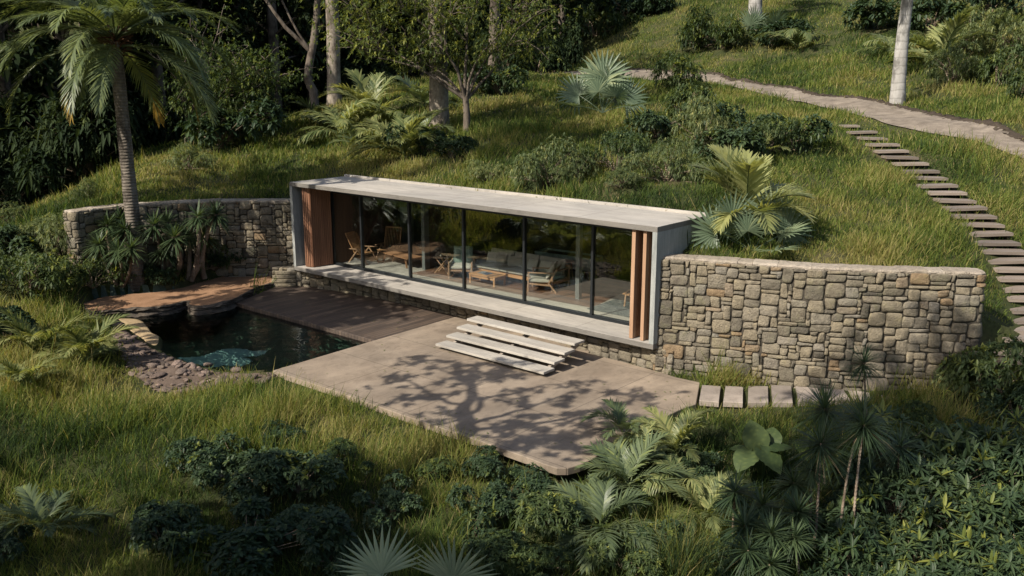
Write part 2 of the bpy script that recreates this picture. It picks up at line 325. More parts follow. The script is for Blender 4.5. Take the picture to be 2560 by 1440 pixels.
M['gravel'] = dirt('gravel', (0.075, 0.055, 0.042), (0.16, 0.12, 0.095))
M['pathstone'] = dirt('path_paving', (0.12, 0.1, 0.08), (0.26, 0.22, 0.175))
M['darksoil'] = dirt('dark_soil', (0.03, 0.024, 0.018), (0.07, 0.055, 0.042))

# ------------------------------------------------------------------ terrain
O = np.array([3.40653, 20.97497, 0.0]); YAW = 0.708541
hx = np.array([math.cos(YAW), -math.sin(YAW), 0]); hv = np.array([math.sin(YAW), math.cos(YAW), 0])
HL, HD, FZ, RZ = 14.292, 2.289, 0.73, 3.6
def W(u, v, z=0.0): return O-u*hx+v*hv+np.array([0, 0, z])
def loc_uv(x, y): dx = x-O[0]; dy = y-O[1]; return -(dx*hx[0]+dy*hx[1]), dx*hv[0]+dy*hv[1]
WT = 2.86
wallR = np.array([gp(*p, WT)[:2] for p in ((1655, 640), (1790, 650), (1900, 658), (2050, 668), (2200, 674), (2300, 676.5), (2453, 681))])
wallL = np.array([gp(*p, WT)[:2] for p in ((190, 527), (265, 517), (350, 510), (500, 502), (620, 500), (725, 501))])
def resample(P, step):
    P = np.asarray(P, float)
    # catmull-rom smooth then even spacing
    Q = []; E = np.concatenate([[2*P[0]-P[1]], P, [2*P[-1]-P[-2]]])
    for i in range(1, len(E)-2):
        for t in np.linspace(0, 1, 12, endpoint=False):
            a, b, c, d = E[i-1:i+3]; Q.append(0.5*((2*b)+(-a+c)*t+(2*a-5*b+4*c-d)*t*t+(-a+3*b-3*c+d)*t**3))
    Q.append(P[-1]); Q = np.array(Q); s = np.concatenate([[0], np.cumsum(np.linalg.norm(np.diff(Q, axis=0), axis=1))])
    n = max(2, int(s[-1]/step)+1); ss = np.linspace(0, s[-1], n); return np.stack([np.interp(ss, s, Q[:, k]) for k in range(Q.shape[1])], 1)
wallRs = resample(wallR, 0.25); wallLs = resample(wallL, 0.25)
hA, hB = W(HL, 1.0)[:2], W(0, 1.0)[:2]
dL = wallLs[0]-wallLs[2]; dL /= np.linalg.norm(dL); dR = wallRs[-1]-wallRs[-3]; dR /= np.linalg.norm(dR)
def offs(P, d):
    T = np.gradient(P, axis=0); T /= np.linalg.norm(T, axis=1)[:, None]; return P+d*np.stack([-T[:, 1], T[:, 0]], 1)
LINE = np.concatenate([[wallLs[0]+np.array([-60, 12])], [wallLs[0]+np.array([-0.6, 0.5])], offs(wallLs, 0.25), [hA, hB], offs(wallRs, 0.25), [wallRs[-1]+np.array([1.0, 0.5])], [wallRs[-1]+np.array([60, 8])]])
def inside(poly, x, y):
    x = np.asarray(x, float); y = np.asarray(y, float); r = np.zeros(x.shape, bool); n = len(poly)
    for i in range(n):
        a = poly[i]; b = poly[i-1]; c = ((a[1] > y) != (b[1] > y)) & (x < (b[0]-a[0])*(y-a[1])/(b[1]-a[1]+1e-12)+a[0]); r ^= c
    return r
def pdist(poly, x, y, closed=True):
    best = np.full(np.shape(x), 1e9); n = len(poly)
    for i in range(0 if closed else 1, n):
        a = poly[i-1]; d = poly[i]-a; t = np.clip(((x-a[0])*d[0]+(y-a[1])*d[1])/(d@d+1e-12), 0, 1); best = np.minimum(best, np.hypot(x-a[0]-t*d[0], y-a[1]-t*d[1]))
    return best
UP = np.concatenate([LINE, [[300, 300], [-300, 300], [-300, LINE[0][1]]]])
def side(x, y):  # signed distance to the retaining line; positive behind (uphill)
    return pdist(LINE, x, y, False)*np.where(inside(UP, x, y), 1, -1)
SH = [gd(0, 575, 33), gd(150, 545, 32.5), gp(60, 640, 1.15), gd(2560, 900, 20.2), gd(2548, 810, 20.9), gp(0, 700, 0.8), np.array([-40, 30, 0.8]), np.array([-30, 20, 0.2]), np.array([-40, 10, -0.6]),
      np.array([25, 19, 1.2]), np.array([40, 22, 2.4]), np.array([30, 12, 0.2]), np.array([16, 19, 0.9])]
HI = [W(u, 2.6, 3.5) for u in (0.5, 3.5, 7, 10.5, 13.8)]+[np.array([*p, WT-0.1]) for p in offs(wallLs, 0.7)[3::5]]+[np.array([*p, WT-0.15]) for p in offs(wallRs, 0.7)[::5]]
HI += [gd(*p) for p in ((500, 430, 36), (350, 470, 34), (600, 350, 41), (440, 350, 41), (372, 405, 38), (520, 345, 43), (700, 300, 46), (900, 300, 43), (870, 240, 52), (1000, 212, 57), (1300, 430, 29.8), (1000, 420, 33), (1300, 350, 35),
   (1300, 265, 43), (1300, 200, 56), (1700, 470, 25.5), (1850, 400, 29.5), (2100, 450, 27.5), (2050, 350, 32.5), (2050, 290, 38), (1700, 300, 37), (1700, 220, 48), (2300, 600, 22.8), (2000, 560, 23.8), (2400, 600, 23),
   (2560, 378, 30), (2400, 325, 33.5), (2240, 292, 37.5), (2115, 265, 41), (1950, 235, 46), (1800, 206, 53), (1650, 192, 60), (1400, 187, 64), (1250, 184, 63),
   (2560, 300, 34), (2560, 200, 42), (2560, 100, 50), (2560, 0, 60), (2200, 150, 50), (2200, 0, 68), (2000, 100, 62), (2000, 0, 76), (1700, 100, 71), (1700, 0, 86), (1500, 130, 74), (1480, 50, 88),
   (2185, 347, 34), (2300, 430, 29.5), (2380, 490, 27), (2500, 655, 22.8), (2538, 745, 21.7))]
HI += [np.array(p, float) for p in ((-15, 75, 3), (0, 82, 4.5), (-40, 60, 1.5), (-60, 90, 2), (0, 118, 22), (0, 105, 13), (-30, 118, 22), (-28, 45, 0.8), (-22, 38, 1.0), (-14, 54, 3.4), (-60, 120, 20), (40, 90, 19), (70, 60, 19), (30, 120, 24), (60, 120, 30), (45, 35, 8.5), (10, 120, 23), (28, 26, 4.6))]
LO = [gp(*p) for p in ((340, 712, 0.32), (200, 790, 0.05), (100, 740, 0.5), (205, 675, 0.8), (300, 690, 0.55), (430, 700, 0.42), (620, 665, 0.4), (690, 690, 0.2), (760, 712, -0.1), (0, 900, 0.15), (0, 1100, -0.15), (0, 1440, -0.8), (640, 1440, -0.9), (1280, 1440, -0.95), (1920, 1440, -0.9),
   (2560, 1440, -0.6), (2560, 1200, -0.2), (2300, 1100, -0.1), (1900, 1100, -0.25), (1280, 1200, -0.4), (600, 1100, -0.25), (300, 960, -0.06), (2100, 975, -0.03), (2400, 975, 0.12), (2560, 970, 0.42), (1000, 1060, -0.14), (1480, 1150, -0.2), (1740, 1010, -0.1), (1300, 900, -0.12), (1000, 800, -0.12), (1640, 925, -0.12), (640, 960, -0.12))]
LO += [np.array(p, float) for p in ((0, 0, -1.5), (-15, 5, -1), (15, 5, -1), (0, -30, -2), (-40, -30, -2), (40, -30, -1))]+[np.array([*p, 0.0]) for p in offs(wallRs, -0.4)[::6][:5]]+[np.array([*(offs(wallRs, -0.4)[-1]), 0.45])]
class TPS:
    def __init__(s, P, lam=0.02):
        P = np.array(P); s.X = P[:, :2]; n = len(P); K = s.k(P[:, :2]); A = np.zeros((n+3, n+3)); A[:n, :n] = K+lam*np.eye(n)*20
        A[:n, n] = 1; A[:n, n+1:] = s.X; A[n, :n] = 1; A[n+1:, :n] = s.X.T; s.w = np.linalg.lstsq(A, np.concatenate([P[:, 2], [0, 0, 0]]), rcond=None)[0]
    def k(s, Q):
        d = np.sqrt(((Q[:, None]-s.X[None])**2).sum(-1)+0.05); return d**2*np.log(d)*0.05
    def __call__(s, x, y):
        Q = np.stack([np.ravel(x), np.ravel(y)], 1); o = np.zeros(len(Q)); n = len(s.X)
        for i in range(0, len(Q), 40000):
            q = Q[i:i+40000]; o[i:i+40000] = s.k(q)@s.w[:n]+s.w[n]+q@s.w[n+1:]
        return o.reshape(np.shape(x))
tHI = TPS(HI+SH); tLO = TPS(LO+SH)
WZ = -0.12   # water level
pond = np.array([gp(*p, WZ)[:2] for p in ((215, 800), (285, 803), (335, 850), (385, 872), (440, 893), (480, 910), (540, 918), (600, 921), (682, 926), (935, 851), (590, 757), (640, 720), (560, 735), (500, 735), (430, 745), (330, 750), (230, 760))])
patio = np.array([gp(*p, 0.0)[:2] for p in ((682, 926), (935, 851))]+[W(7.38, 1.2)[:2], W(2.5, 1.2)[:2], W(2.2, 0.4)[:2]]+[gp(*p, 0.0)[:2] for p in ((1480, 885), (1560, 905), (1640, 927), (1690, 943), (1750, 956), (1740, 1010), (1700, 1024), (1650, 1048), (1600, 1074), (1550, 1104), (1510, 1130), (1480, 1148), (1450, 1162), (1420, 1170), (1392, 1170), (1360, 1160), (1330, 1148), (1200, 1102), (1000, 1035), (830, 975))])
deck = np.array([gp(*p, 0.0)[:2] for p in ((935, 851), (590, 757), (690, 716), (735, 708))]+[W(14.2, 1.2)[:2], W(7.38, 1.2)[:2]])
ledge_px = [(200, 757), (224, 774), (265, 772), (325, 767), (380, 764), (433, 758), (466, 748), (480, 761), (541, 757), (592, 740), (635, 718), (690, 698), (682, 676), (614, 676), (523, 694), (433, 720), (343, 731), (253, 740)]
ledge = np.array([gp(*p, 0.2)[:2] for p in ledge_px])
def terrain(x, y):
    x = np.asarray(x, float); y = np.asarray(y, float); s = side(x, y); f = sst(-0.12, 0.12, s)
    lo = tLO(x, y)+0.05*fbm(x*0.7, y*0.7); hi = tHI(x, y)+0.1*fbm(x*0.45, y*0.45)*sst(0.3, 3, s)
    pd = pdist(pond, x, y); ins = inside(pond, x, y); lo = np.where(ins, np.minimum(lo, WZ-0.12-0.9*sst(0, 1.6, pd)), lo)
    lp = inside(ledge, x, y); lo = np.where(lp, np.minimum(lo, 0.05), lo)
    pin = inside(patio, x, y) | inside(deck, x, y); lo = np.where(pin, np.minimum(lo, -0.13), lo)
    return lo*(1-f)+hi*f
def ground(px, py):  # where the view ray through a photo point meets the ground
    r = ray(px, py); t = np.concatenate([np.linspace(8, 60, 1400), np.linspace(60.1, 200, 700)])
    X = r[0]*t; Y = r[1]*t; Z = CZ+r[2]*t; T = terrain(X, Y); k = np.argmax(Z < T)
    if not (Z < T).any(): k = len(t)-1
    return np.array([X[k], Y[k], T[k]])
xs = np.unique(np.concatenate([np.linspace(-400, -60, 12), np.arange(-60, -18, 1.5), np.arange(-18, 20, 0.2), np.arange(20, 60, 1.2), np.linspace(60, 400, 12)]))
ys = np.unique(np.concatenate([np.linspace(-200, -20, 8), np.arange(-20, 10, 1.5), np.arange(10, 42, 0.2), np.arange(42, 130, 1.2), np.linspace(130, 500, 14)]))
GX, GY = np.meshgrid(xs, ys, indexing='ij'); cX = np.clip(GX, -60, 70); cY = np.clip(GY, -40, 125); GZ = terrain(cX, cY)
P = np.stack([GX, GY, GZ], -1); idx = np.arange(GX.size).reshape(GX.shape)
Fq = np.stack([idx[:-1, :-1], idx[1:, :-1], idx[1:, 1:], idx[:-1, 1:]], -1).reshape(-1, 4)
cx = P.reshape(-1, 3)[Fq].mean(1); cu, cv = loc_uv(cx[:, 0], cx[:, 1])
keep = ~((cu > 0.03) & (cu < HL-0.03) & (cv > 0.75) & (cv < HD-0.05))
mb = MB(); mb.add(P.reshape(-1, 3), Fq[keep]); g = obj('ground', mb.mesh('ground', M['ground'], True)); tag(g, kind='structure')
# ------------------------------------------------------------------ walls of rubble stone
def linres(P, step):
    P = np.asarray(P, float); s = np.concatenate([[0], np.cumsum(np.linalg.norm(np.diff(P, axis=0), axis=1))]); ss = np.linspace(0, s[-1], int(s[-1]/step)+1); return np.stack([np.interp(ss, s, P[:, k]) for k in range(2)], 1)
def stone_wall(name, path, z0, z1, label, cat='wall', thick=0.5, cap=True, seed=1, batter=0.0, unit=0.088, capz=0.07, sgn=-1, taper_top=None):
    r = np.random.default_rng(seed); path = linres(path, 0.05); seg = np.linalg.norm(np.diff(path, axis=0), axis=1); S = np.concatenate([[0], np.cumsum(seg)])
    T = np.gradient(path, axis=0); T /= np.linalg.norm(T, axis=1)[:, None]; Nn = sgn*np.stack([-T[:, 1], T[:, 0]], 1)
    def to(s, z, p):
        x = np.interp(s, S, path[:, 0]); y = np.interp(s, S, path[:, 1]); nx = np.interp(s, S, Nn[:, 0]); ny = np.interp(s, S, Nn[:, 1])
        q = p+batter*(z1-z); return np.stack([x+nx*q, y+ny*q, z], -1)
    root = empty(name, (path[len(path)//2][0], path[len(path)//2][1], 0), 0, label, cat); org = np.array(root.location)
    W_, H_ = int(S[-1]/unit), int((z1-z0)/unit); uh = (z1-z0)/H_; uw = S[-1]/W_; G = np.zeros((H_, W_), bool); mb = MB()
    for j in range(H_):
        i = 0
        while i < W_:
            if G[j, i]: i += 1; continue
            k = r.random()
            if k < 0.3: w_, h_ = r.integers(2, 6), 1
            elif k < 0.6: w_, h_ = r.integers(3, 6), 2
            elif k < 0.88: w_, h_ = r.integers(3, 6), 3
            else: w_, h_ = r.integers(4, 7), 4
            h_ = min(h_, H_-j); n = 0
            while n < w_ and i+n < W_ and not G[j, i+n]: n += 1
            w_ = n
            if w_ == 1 and h_ > 2: h_ = 2
            G[j:j+h_, i:i+w_] = True
            a0, a1, b0, b1 = i*uw, (i+w_)*uw, z0+j*uh, z0+(j+h_)*uh; g = 0.004+0.004*r.random()
            cr = np.array([[a0+g, b0+g], [a1-g, b0+g], [a1-g, b1-g], [a0+g, b1-g]])+r.uniform(-0.036, 0.03, (4, 2))*min(1.0, h_/1.6)*np.array([1, 0.6])
            a = np.array([-1, -0.975, -0.84, -0.5, -0.15, 0.2, 0.55, 0.85, 0.975, 1]); b_ = np.array([-1, -0.96, -0.75, -0.3, 0.15, 0.55, 0.8, 0.96, 1]); A, B = np.meshgrid(a, b_, indexing='ij')
            rr = np.maximum(abs(A), abs(B)); pn = 3.6+5*r.random(); sc = rr/np.maximum((abs(A)**pn+abs(B)**pn)**(1/pn), 1e-6); A2, B2 = A*np.where(rr > 0, sc, 1), B*np.where(rr > 0, sc, 1)
            fa, fb = (A2+1)/2, (B2+1)/2
            s_ = (cr[0, 0]*(1-fa)+cr[1, 0]*fa)*(1-fb)+(cr[3, 0]*(1-fa)+cr[2, 0]*fa)*fb; z_ = (cr[0, 1]*(1-fa)+cr[1, 1]*fa)*(1-fb)+(cr[3, 1]*(1-fa)+cr[2, 1]*fa)*fb
            dep = 0.03+0.035*r.random(); ra = r.uniform(0, 60); tilt = r.uniform(-0.012, 0.012, 2)
            p_ = dep*(1-0.55*np.clip(rr, 0, 1)**6)+0.016*fbm(s_*7+ra, z_*9, 3)+tilt[0]*A+tilt[1]*B
            p_ = np.where(rr > 0.99, -0.07, p_); V = to(s_, z_, p_)-org
            t = np.clip(r.normal(0.5, 0.2), 0, 1) if r.random() < 0.975 else 1.0
            mb.add_grid(V, tint=t)
            i += w_
    obj('stonework', mb.mesh('stonework', M['stone'], True), root)
    c = MB(); n = len(path); zz = np.array([z0-0.3, z1-0.012])
    fr = np.stack([to(S, np.full(n, z), np.full(n, -0.008)) for z in zz], 1)-org; bk = np.stack([to(S, np.full(n, z), np.full(n, -thick)) for z in zz[::-1]], 1)-org
    c.add_grid(np.concatenate([fr, bk], 1), closed_v=True)
    obj('wall_core', c.mesh('wall_core', M['mortar']), root)
    if cap:
        k = MB(); s = 0
        while s < S[-1]-0.05:
            w_ = min(r.uniform(0.3, 0.75), S[-1]-s); ss = np.linspace(s+0.004, s+w_-0.004, 6); dz = r.uniform(-0.008, 0.008); o = r.uniform(-0.01, 0.025)
            ring = []
            for p, z in ((o, z1-0.02), (o+0.012, z1+capz*0.4), (o-0.01, z1+capz+dz-0.012), (o-0.04, z1+capz+dz), (-thick/2, z1+capz+dz+0.004), (-thick+0.03, z1+capz+dz), (-thick-0.01, z1+capz*0.4), (-thick, z1-0.02)):
                ring.append(to(ss, np.full(6, z)+r.uniform(-0.004, 0.004, 6), np.full(6, p)+r.uniform(-0.012, 0.012, 6)))
            k.add_grid(np.stack(ring, 1)-org, tint=r.random())
            for e in (0, -1):
                q = np.stack(ring, 1)[e]-org; k.add(q, [list(range(8))], r.random())
            s += w_
        obj('cap_stones', k.mesh('cap_stones', M['cap_stone']), root)
    return root
def arc_end(p, t, n, th, flip=False):
    a = [p+t*0.0, p+t*0.05+n*0.02, p+t*0.09+n*0.07, p+t*0.11+n*0.16, p+t*0.11+n*th]
    return np.array(a[::-1] if flip else a)
tR = (wallR[-1]-wallR[-2])/np.linalg.norm(wallR[-1]-wallR[-2]); nR = np.array([-tR[1], tR[0]])
stone_wall('stone_retaining_wall', np.concatenate([[W(0.06, 0.25)[:2]], wallRs[3:], arc_end(wallR[-1], tR, nR, 0.5)[1:]]), -0.15, WT-0.06, 'long sunlit curved rubble wall holding the grass slope to the right of the glass pavilion', seed=3, batter=0.03, capz=0.06)
tL = (wallL[0]-wallL[1])/np.linalg.norm(wallL[0]-wallL[1]); nL = np.array([tL[1], -tL[0]])
stone_wall('stone_retaining_wall', np.concatenate([arc_end(wallL[0], tL, nL, 0.5, True)[:-1], wallLs, [W(HL+0.02, 1.25)[:2]]]), 0.0, WT-0.06, 'curved rubble wall behind the tall palm trunk and the spiky bushes', seed=5, batter=0.0, capz=0.06)
pl = [W(15.2, -0.25)[:2], W(14.4, 0.2)[:2], W(13.3, 0.45)[:2], W(11.5, 0.7)[:2], W(9, 0.85)[:2], W(5, 0.75)[:2], W(2, 0.5)[:2], W(0.7, 0.42)[:2], W(0.05, 0.28)[:2], W(-0.4, 0.3)[:2]]
stone_wall('stone_plinth', resample(np.array(pl), 0.1), -0.1, 0.6, 'low rubble stone base under the overhanging concrete floor', 'plinth', 0.4, False, 9, 0, 0.08)
# stacked flat stone steps beside the ledge
t = empty('stone_steps', gp(712, 690, 0.2), 0, 'small stack of rough flat stones stepping down beside the left stone wall', 'steps')
for k in range(4):
    mb = MB(); p = gp(716-3*k, 676+10*k, 0.5-0.13*k); q = np.linspace(0, 2*PI, 14, endpoint=False)
    R = np.stack([0.42*np.sign(np.cos(q))*abs(np.cos(q))**0.6*(1+0.1*rng.normal(size=14)), 0.22*np.sign(np.sin(q))*abs(np.sin(q))**0.6*(1+0.1*rng.normal(size=14))], 1)
    rings = [np.concatenate([R*s, np.full((14, 1), z)], 1) for s, z in ((0.9, -0.12), (1.0, -0.09), (1.0, -0.02), (0.9, 0.0), (0.02, 0.005))]
    mb.add_grid(np.stack(rings)+p-np.array(t.location), closed_v=True, tint=0.4+0.2*k/4); obj('step', mb.mesh('step', M['stone']), t)

# ------------------------------------------------------------------ paved and built ground
def slab_from(name, poly, z1, thick, mat, kind='structure', org=None, rot=0.0, label=None, cat=None, group=None, jit=0):
    poly = np.array(poly); org = poly.mean(0) if org is None else np.array(org)[:2]
    area = 0.5*np.sum(poly[:, 0]*np.roll(poly[:, 1], -1)-np.roll(poly[:, 0], -1)*poly[:, 1])
    if area < 0: poly = poly[::-1]
    c, s = math.cos(-rot), math.sin(-rot); q = (poly-org)@np.array([[c, s], [-s, c]]); n = len(q); bev = 0.012
    ctr = q.mean(0); inner = q-(q-ctr)/np.linalg.norm(q-ctr, axis=1)[:, None]*bev
    V = np.concatenate([np.c_[q, np.full(n, -thick)], np.c_[q, np.full(n, -bev)], np.c_[inner, np.zeros(n)]])
    mb = MB(); i = np.arange(n); j = (i+1) % n; mb.add(V, np.stack([i, j, j+n, i+n], 1)); mb.F[4].append(np.stack([i+n, j+n, j+2*n, i+2*n], 1)); mb.mi[4].append(np.zeros(n, int))
    mb.F[n] = [np.arange(2*n, 3*n)[None]]+(mb.F.get(n, []) if n == 4 else []) if n != 4 else mb.F[4]+[np.arange(2*n, 3*n)[None]]
    if n == 4: mb.mi[4].append(np.zeros(1, int))
    else: mb.mi[n] = [np.zeros(1, int)]
    o = obj(name, mb.mesh(name, mat), None, (org[0], org[1], z1), (0, 0, rot)); tag(o, label, cat, group)
    if kind: o['kind'] = kind
    return o
SLABS = []
slab_from('patio', patio, 0.0, 0.14, M['patio'], org=O[:2], rot=-YAW)
slab_from('decking', deck, 0.0, 0.14, M['deck'], org=O[:2], rot=-YAW)
for k, q in enumerate([((1755, 962), (1802, 965), (1797, 1005), (1748, 1001)), ((1814, 964), (1858, 967), (1857, 1006), (1808, 1004)), ((1871, 964), (1920, 965), (1921, 1005), (1870, 1006)), ((1928, 962), (1978, 964), (1982, 1006), (1932, 1005)),
    ((1988, 960), (2038, 958), (2062, 1000), (1996, 1003)), ((2052, 957), (2095, 955), (2125, 998), (2075, 1000)), ((2104, 955), (2150, 955), (2185, 998), (2140, 1000)), ((2172, 952), (2218, 952), (2254, 998), (2206, 1001)),
    ((2226, 946), (2278, 946), (2320, 990), (2275, 993)), ((2290, 938), (2333, 940), (2368, 965), (2325, 969))]):
    nm = ['first stepping slab next to the patio edge', 'second stepping slab out from the patio edge', 'third stepping slab out from the patio, square and pale', 'fourth stepping slab out from the patio, below the bulge of the wall', 'fifth stepping slab out from the patio, partly behind the narrow-leaved head',
        'sixth stepping slab out from the patio, skewed and shaded', 'seventh stepping slab out from the patio, behind the tallest spiky heads', 'dark skewed stepping slab, third from the far end of the row', 'dark skewed stepping slab, second from the far end of the row', 'small dark slab at the far end of the row by the wall foot'][k]
    SLABS.append([gp(*p, 0.05)[:2] for p in q]); slab_from('stepping_slab', [gp(*p, 0.05)[:2] for p in q], 0.05, 0.12, M['slab'], None, None, -0.1*k/10, nm, 'stepping slab', 'stepping slabs along the foot of the right wall')
# dirt ledge with rock strata
mb = MB(); L0 = resample(np.concatenate([ledge, ledge[:1]]), 0.12)[:-1]; ctr = ledge.mean(0)
rings = []
for k, (z, o) in enumerate([(0.16, -0.06), (0.15, 0.0), (0.11, 0.015), (0.105, -0.04), (0.07, 0.01), (0.03, 0.03), (0.02, -0.03), (-0.04, 0.02), (-0.1, 0.05), (-0.13, 0.06), (-0.3, 0.08)]):
    T = np.roll(L0, -1, 0)-np.roll(L0, 1, 0); T /= np.linalg.norm(T, axis=1)[:, None]; nn = np.stack([T[:, 1], -T[:, 0]], 1)
    if np.mean(((L0-ctr)*nn).sum(1)) < 0: nn = -nn
    w_ = 0.05*fbm(L0[:, 0]*3+k*5, L0[:, 1]*3)+0.02*rng.normal(size=len(L0))*(k > 0)
    rings.append(np.c_[L0+nn*(o+w_)[:, None], z+0.02*fbm(L0[:, 0]*2, L0[:, 1]*2+k)+0*L0[:, 0]])
mb.add_grid(np.stack(rings), closed_v=True, mi=1); mb.add(rings[0], [list(range(len(L0)))], mi=0)
tag(obj('dirt_path', mb.mesh('dirt_path', [M['dirt'], M['strata']])), kind='structure')
# pond
pc = pond.mean(0); pb = pc+(pond-pc)*1.04
mb = MB(); mb.add(np.c_[pb-pc, np.zeros(len(pb))], [list(range(len(pb)))]); tag(obj('water', mb.mesh('water', M['water']), None, (pc[0], pc[1], WZ)), kind='structure')
def sheet(name, poly, mat, z=None, kind='structure', lift=0.012, step=0.12, follow=True, amp=0.0, edge=0.0):
    poly = np.array(poly); x0, y0 = poly.min(0)-0.1; x1, y1 = poly.max(0)+0.1; X, Y = np.meshgrid(np.arange(x0, x1, step), np.arange(y0, y1, step), indexing='ij')
    m = inside(poly, X+edge*fbm(X*2, Y*2), Y); Z = (terrain(X, Y) if follow else z(X, Y))+lift+amp*fbm(X*4, Y*4)
    idx = np.arange(X.size).reshape(X.shape); F = np.stack([idx[:-1, :-1], idx[1:, :-1], idx[1:, 1:], idx[:-1, 1:]], -1).reshape(-1, 4); F = F[m[:-1, :-1].ravel()]
    V = np.stack([X, Y, Z], -1).reshape(-1, 3); us = np.unique(F); mp = np.zeros(len(V), int); mp[us] = np.arange(len(us)); mb = MB(); mb.add(V[us], mp[F]); o = obj(name, mb.mesh(name, mat, True)); tag(o, kind=kind); return o
sheet('pond_bed', pond, M['bed'], lift=0.03)
sand = [gp(*p, -0.2)[:2] for p in ((292, 800), (340, 803), (365, 815), (380, 838), (400, 850), (398, 868), (385, 872), (350, 850), (310, 822))]
sq = resample(np.array(list(sand)+[sand[0]]), 0.06)[:-1]; sc_ = sq.mean(0); sq = sq+0.03*np.c_[fbm(sq[:, 0]*1.5, sq[:, 1]*1.5, 2), fbm(sq[:, 1]*1.5, sq[:, 0]*1.5, 2)]
mb = MB(); mb.add_grid(np.stack([np.c_[sc_+(sq-sc_)*s_, np.full(len(sq), z_)] for s_, z_ in ((1.1, -0.2), (1.0, -0.125), (0.8, -0.11), (0.4, -0.1), (0.02, -0.095))]), closed_v=True); tag(obj('sand_shelf', mb.mesh('sand_shelf', M['sand'], True)), kind='structure')
sky_patch = [gp(*p, -0.2)[:2] for p in ((440, 892), (495, 888), (530, 878), (563, 869), (614, 869), (657, 878), (640, 889), (600, 891), (618, 900), (600, 914), (560, 908), (530, 916), (480, 908))]
sheet('painted_reflection', sky_patch, M['painted_reflection'], z=lambda X, Y: -0.24+0*X, follow=False, lift=0, amp=0.03, edge=0.22, step=0.05)  # added underwater sheet, coloured and outlined as a patch of reflected sky
gravel_poly = [gp(*p, 0.0)[:2] for p in ((270, 800), (292, 806), (330, 835), (360, 862), (400, 880), (440, 898), (480, 912), (540, 921), (600, 926), (690, 930), (670, 945), (600, 950), (540, 948), (500, 965), (440, 975), (380, 965), (330, 935), (310, 900), (290, 850))]
sheet('gravel_bank', gravel_poly, M['gravel'], lift=0.03, amp=0.02, step=0.07)
# the winding path over the hill
pc_ = [(2700, 408, 355), (2560, 355, 402), (2400, 303, 348), (2240, 268, 318), (2115, 245, 284), (2000, 228, 256), (1880, 208, 230), (1790, 192, 212), (1700, 183, 198), (1600, 181, 191), (1480, 180, 190), (1380, 180, 190), (1290, 179, 188)]
up = []; dn = []
for x, a, b_ in pc_:
    if x == 2700: a, b_ = 402, 460
    far = {1790: (56, 50.5), 1700: (60, 55), 1600: (63, 58.5), 1480: (65, 61), 1380: (65.5, 61.5), 1290: (65, 61)}.get(x)
    up.append(gd(x, a, far[0])[:2] if far else ground(x, a)[:2]); dn.append(gd(x, b_, far[1])[:2] if far else ground(x, b_)[:2])
up.insert(0, up[0]+(up[0]-up[1])*2.2); dn.insert(0, dn[0]+(dn[0]-dn[1])*2.6)
path_poly = np.array(up+dn[::-1]); upS = resample(np.array(up), 0.4)
mbp = MB(); n = 420; U = resample(np.array(up), 0.25); Dn = resample(np.array(dn), 0.25); ii = np.linspace(0, 1, n); U = np.stack([np.interp(ii, np.linspace(0, 1, len(U)), U[:, k]) for k in (0, 1)], 1); Dn = np.stack([np.interp(ii, np.linspace(0, 1, len(Dn)), Dn[:, k]) for k in (0, 1)], 1)
path_poly = np.concatenate([U, Dn[::-1]])
A = np.stack([U*(1-t)+Dn*t for t in np.linspace(0, 1, 12)], 1); Zp = terrain(A[..., 0], A[..., 1])+0.05; Zs = Zp.copy()
for _ in range(3): Zs[1:-1] = (Zs[:-2]+Zs[1:-1]+Zs[2:])/3
mbp.add_grid(np.concatenate([A, np.maximum(Zs, Zp-0.03)[..., None]], -1)); tag(obj('path', mbp.mesh('path', M['pathstone'], True)), kind='structure')
# cut earth bank along the upper edge of the path
mbk = MB(); rows = []
for o, h in ((-0.25, 0.03), (-0.12, 0.05), (-0.04, 0.08), (0.04, 0.11), (0.12, 0.09), (0.3, -0.05)):
    T = np.gradient(U, axis=0); T /= np.linalg.norm(T, axis=1)[:, None]; nn = np.stack([T[:, 1], -T[:, 0]], 1)
    if ((U-Dn)*nn).sum() < 0: nn = -nn
    q = U+nn*(o+0.05*rng.normal(size=(n, 1))); rows.append(np.c_[q, terrain(q[:, 0], q[:, 1])+h+0.025*rng.normal(size=n)])
mbk.add_grid(np.stack(rows, 1)); tag(obj('earth_bank', mbk.mesh('earth_bank', M['darksoil'], True)), kind='structure')
# hillside stair of floating timber treads
TR = [(2121, 316, 45), (2154, 332, 66), (2180, 348, 66), (2206, 364, 74), (2226, 380, 77), (2249, 396, 80), (2274, 413, 80), (2299, 431, 84), (2319, 448, 86), (2341, 467, 90), (2363, 486, 90), (2386, 505, 92), (2410, 524, 96), (2430, 545, 104), (2448, 566, 106), (2468, 588, 108), (2486, 611, 112), (2504, 634, 116), (2520, 656, 118),
      (2538, 678, 120), (2548, 702, 124), (2564, 726, 126), (2574, 753, 128), (2581, 779, 130), (2586, 805, 132), (2580, 831, 132), (2562, 859, 132), (2540, 885, 132), (2492, 906, 110)]
tread_xy = []
tm = MB(); tm.box(-0.6, 0.6, -0.23, 0.23, -0.08, 0); tm_mesh = tm.mesh('stair_tread', M['timber'])
tf = MB(); tf.box(-0.04, 0.04, -0.12, 0.12, -0.35, -0.072); tf_mesh = tf.mesh('support', M['dark_wood'])
ORD = 'second third fourth fifth sixth seventh eighth ninth tenth eleventh twelfth thirteenth fourteenth fifteenth'.split()
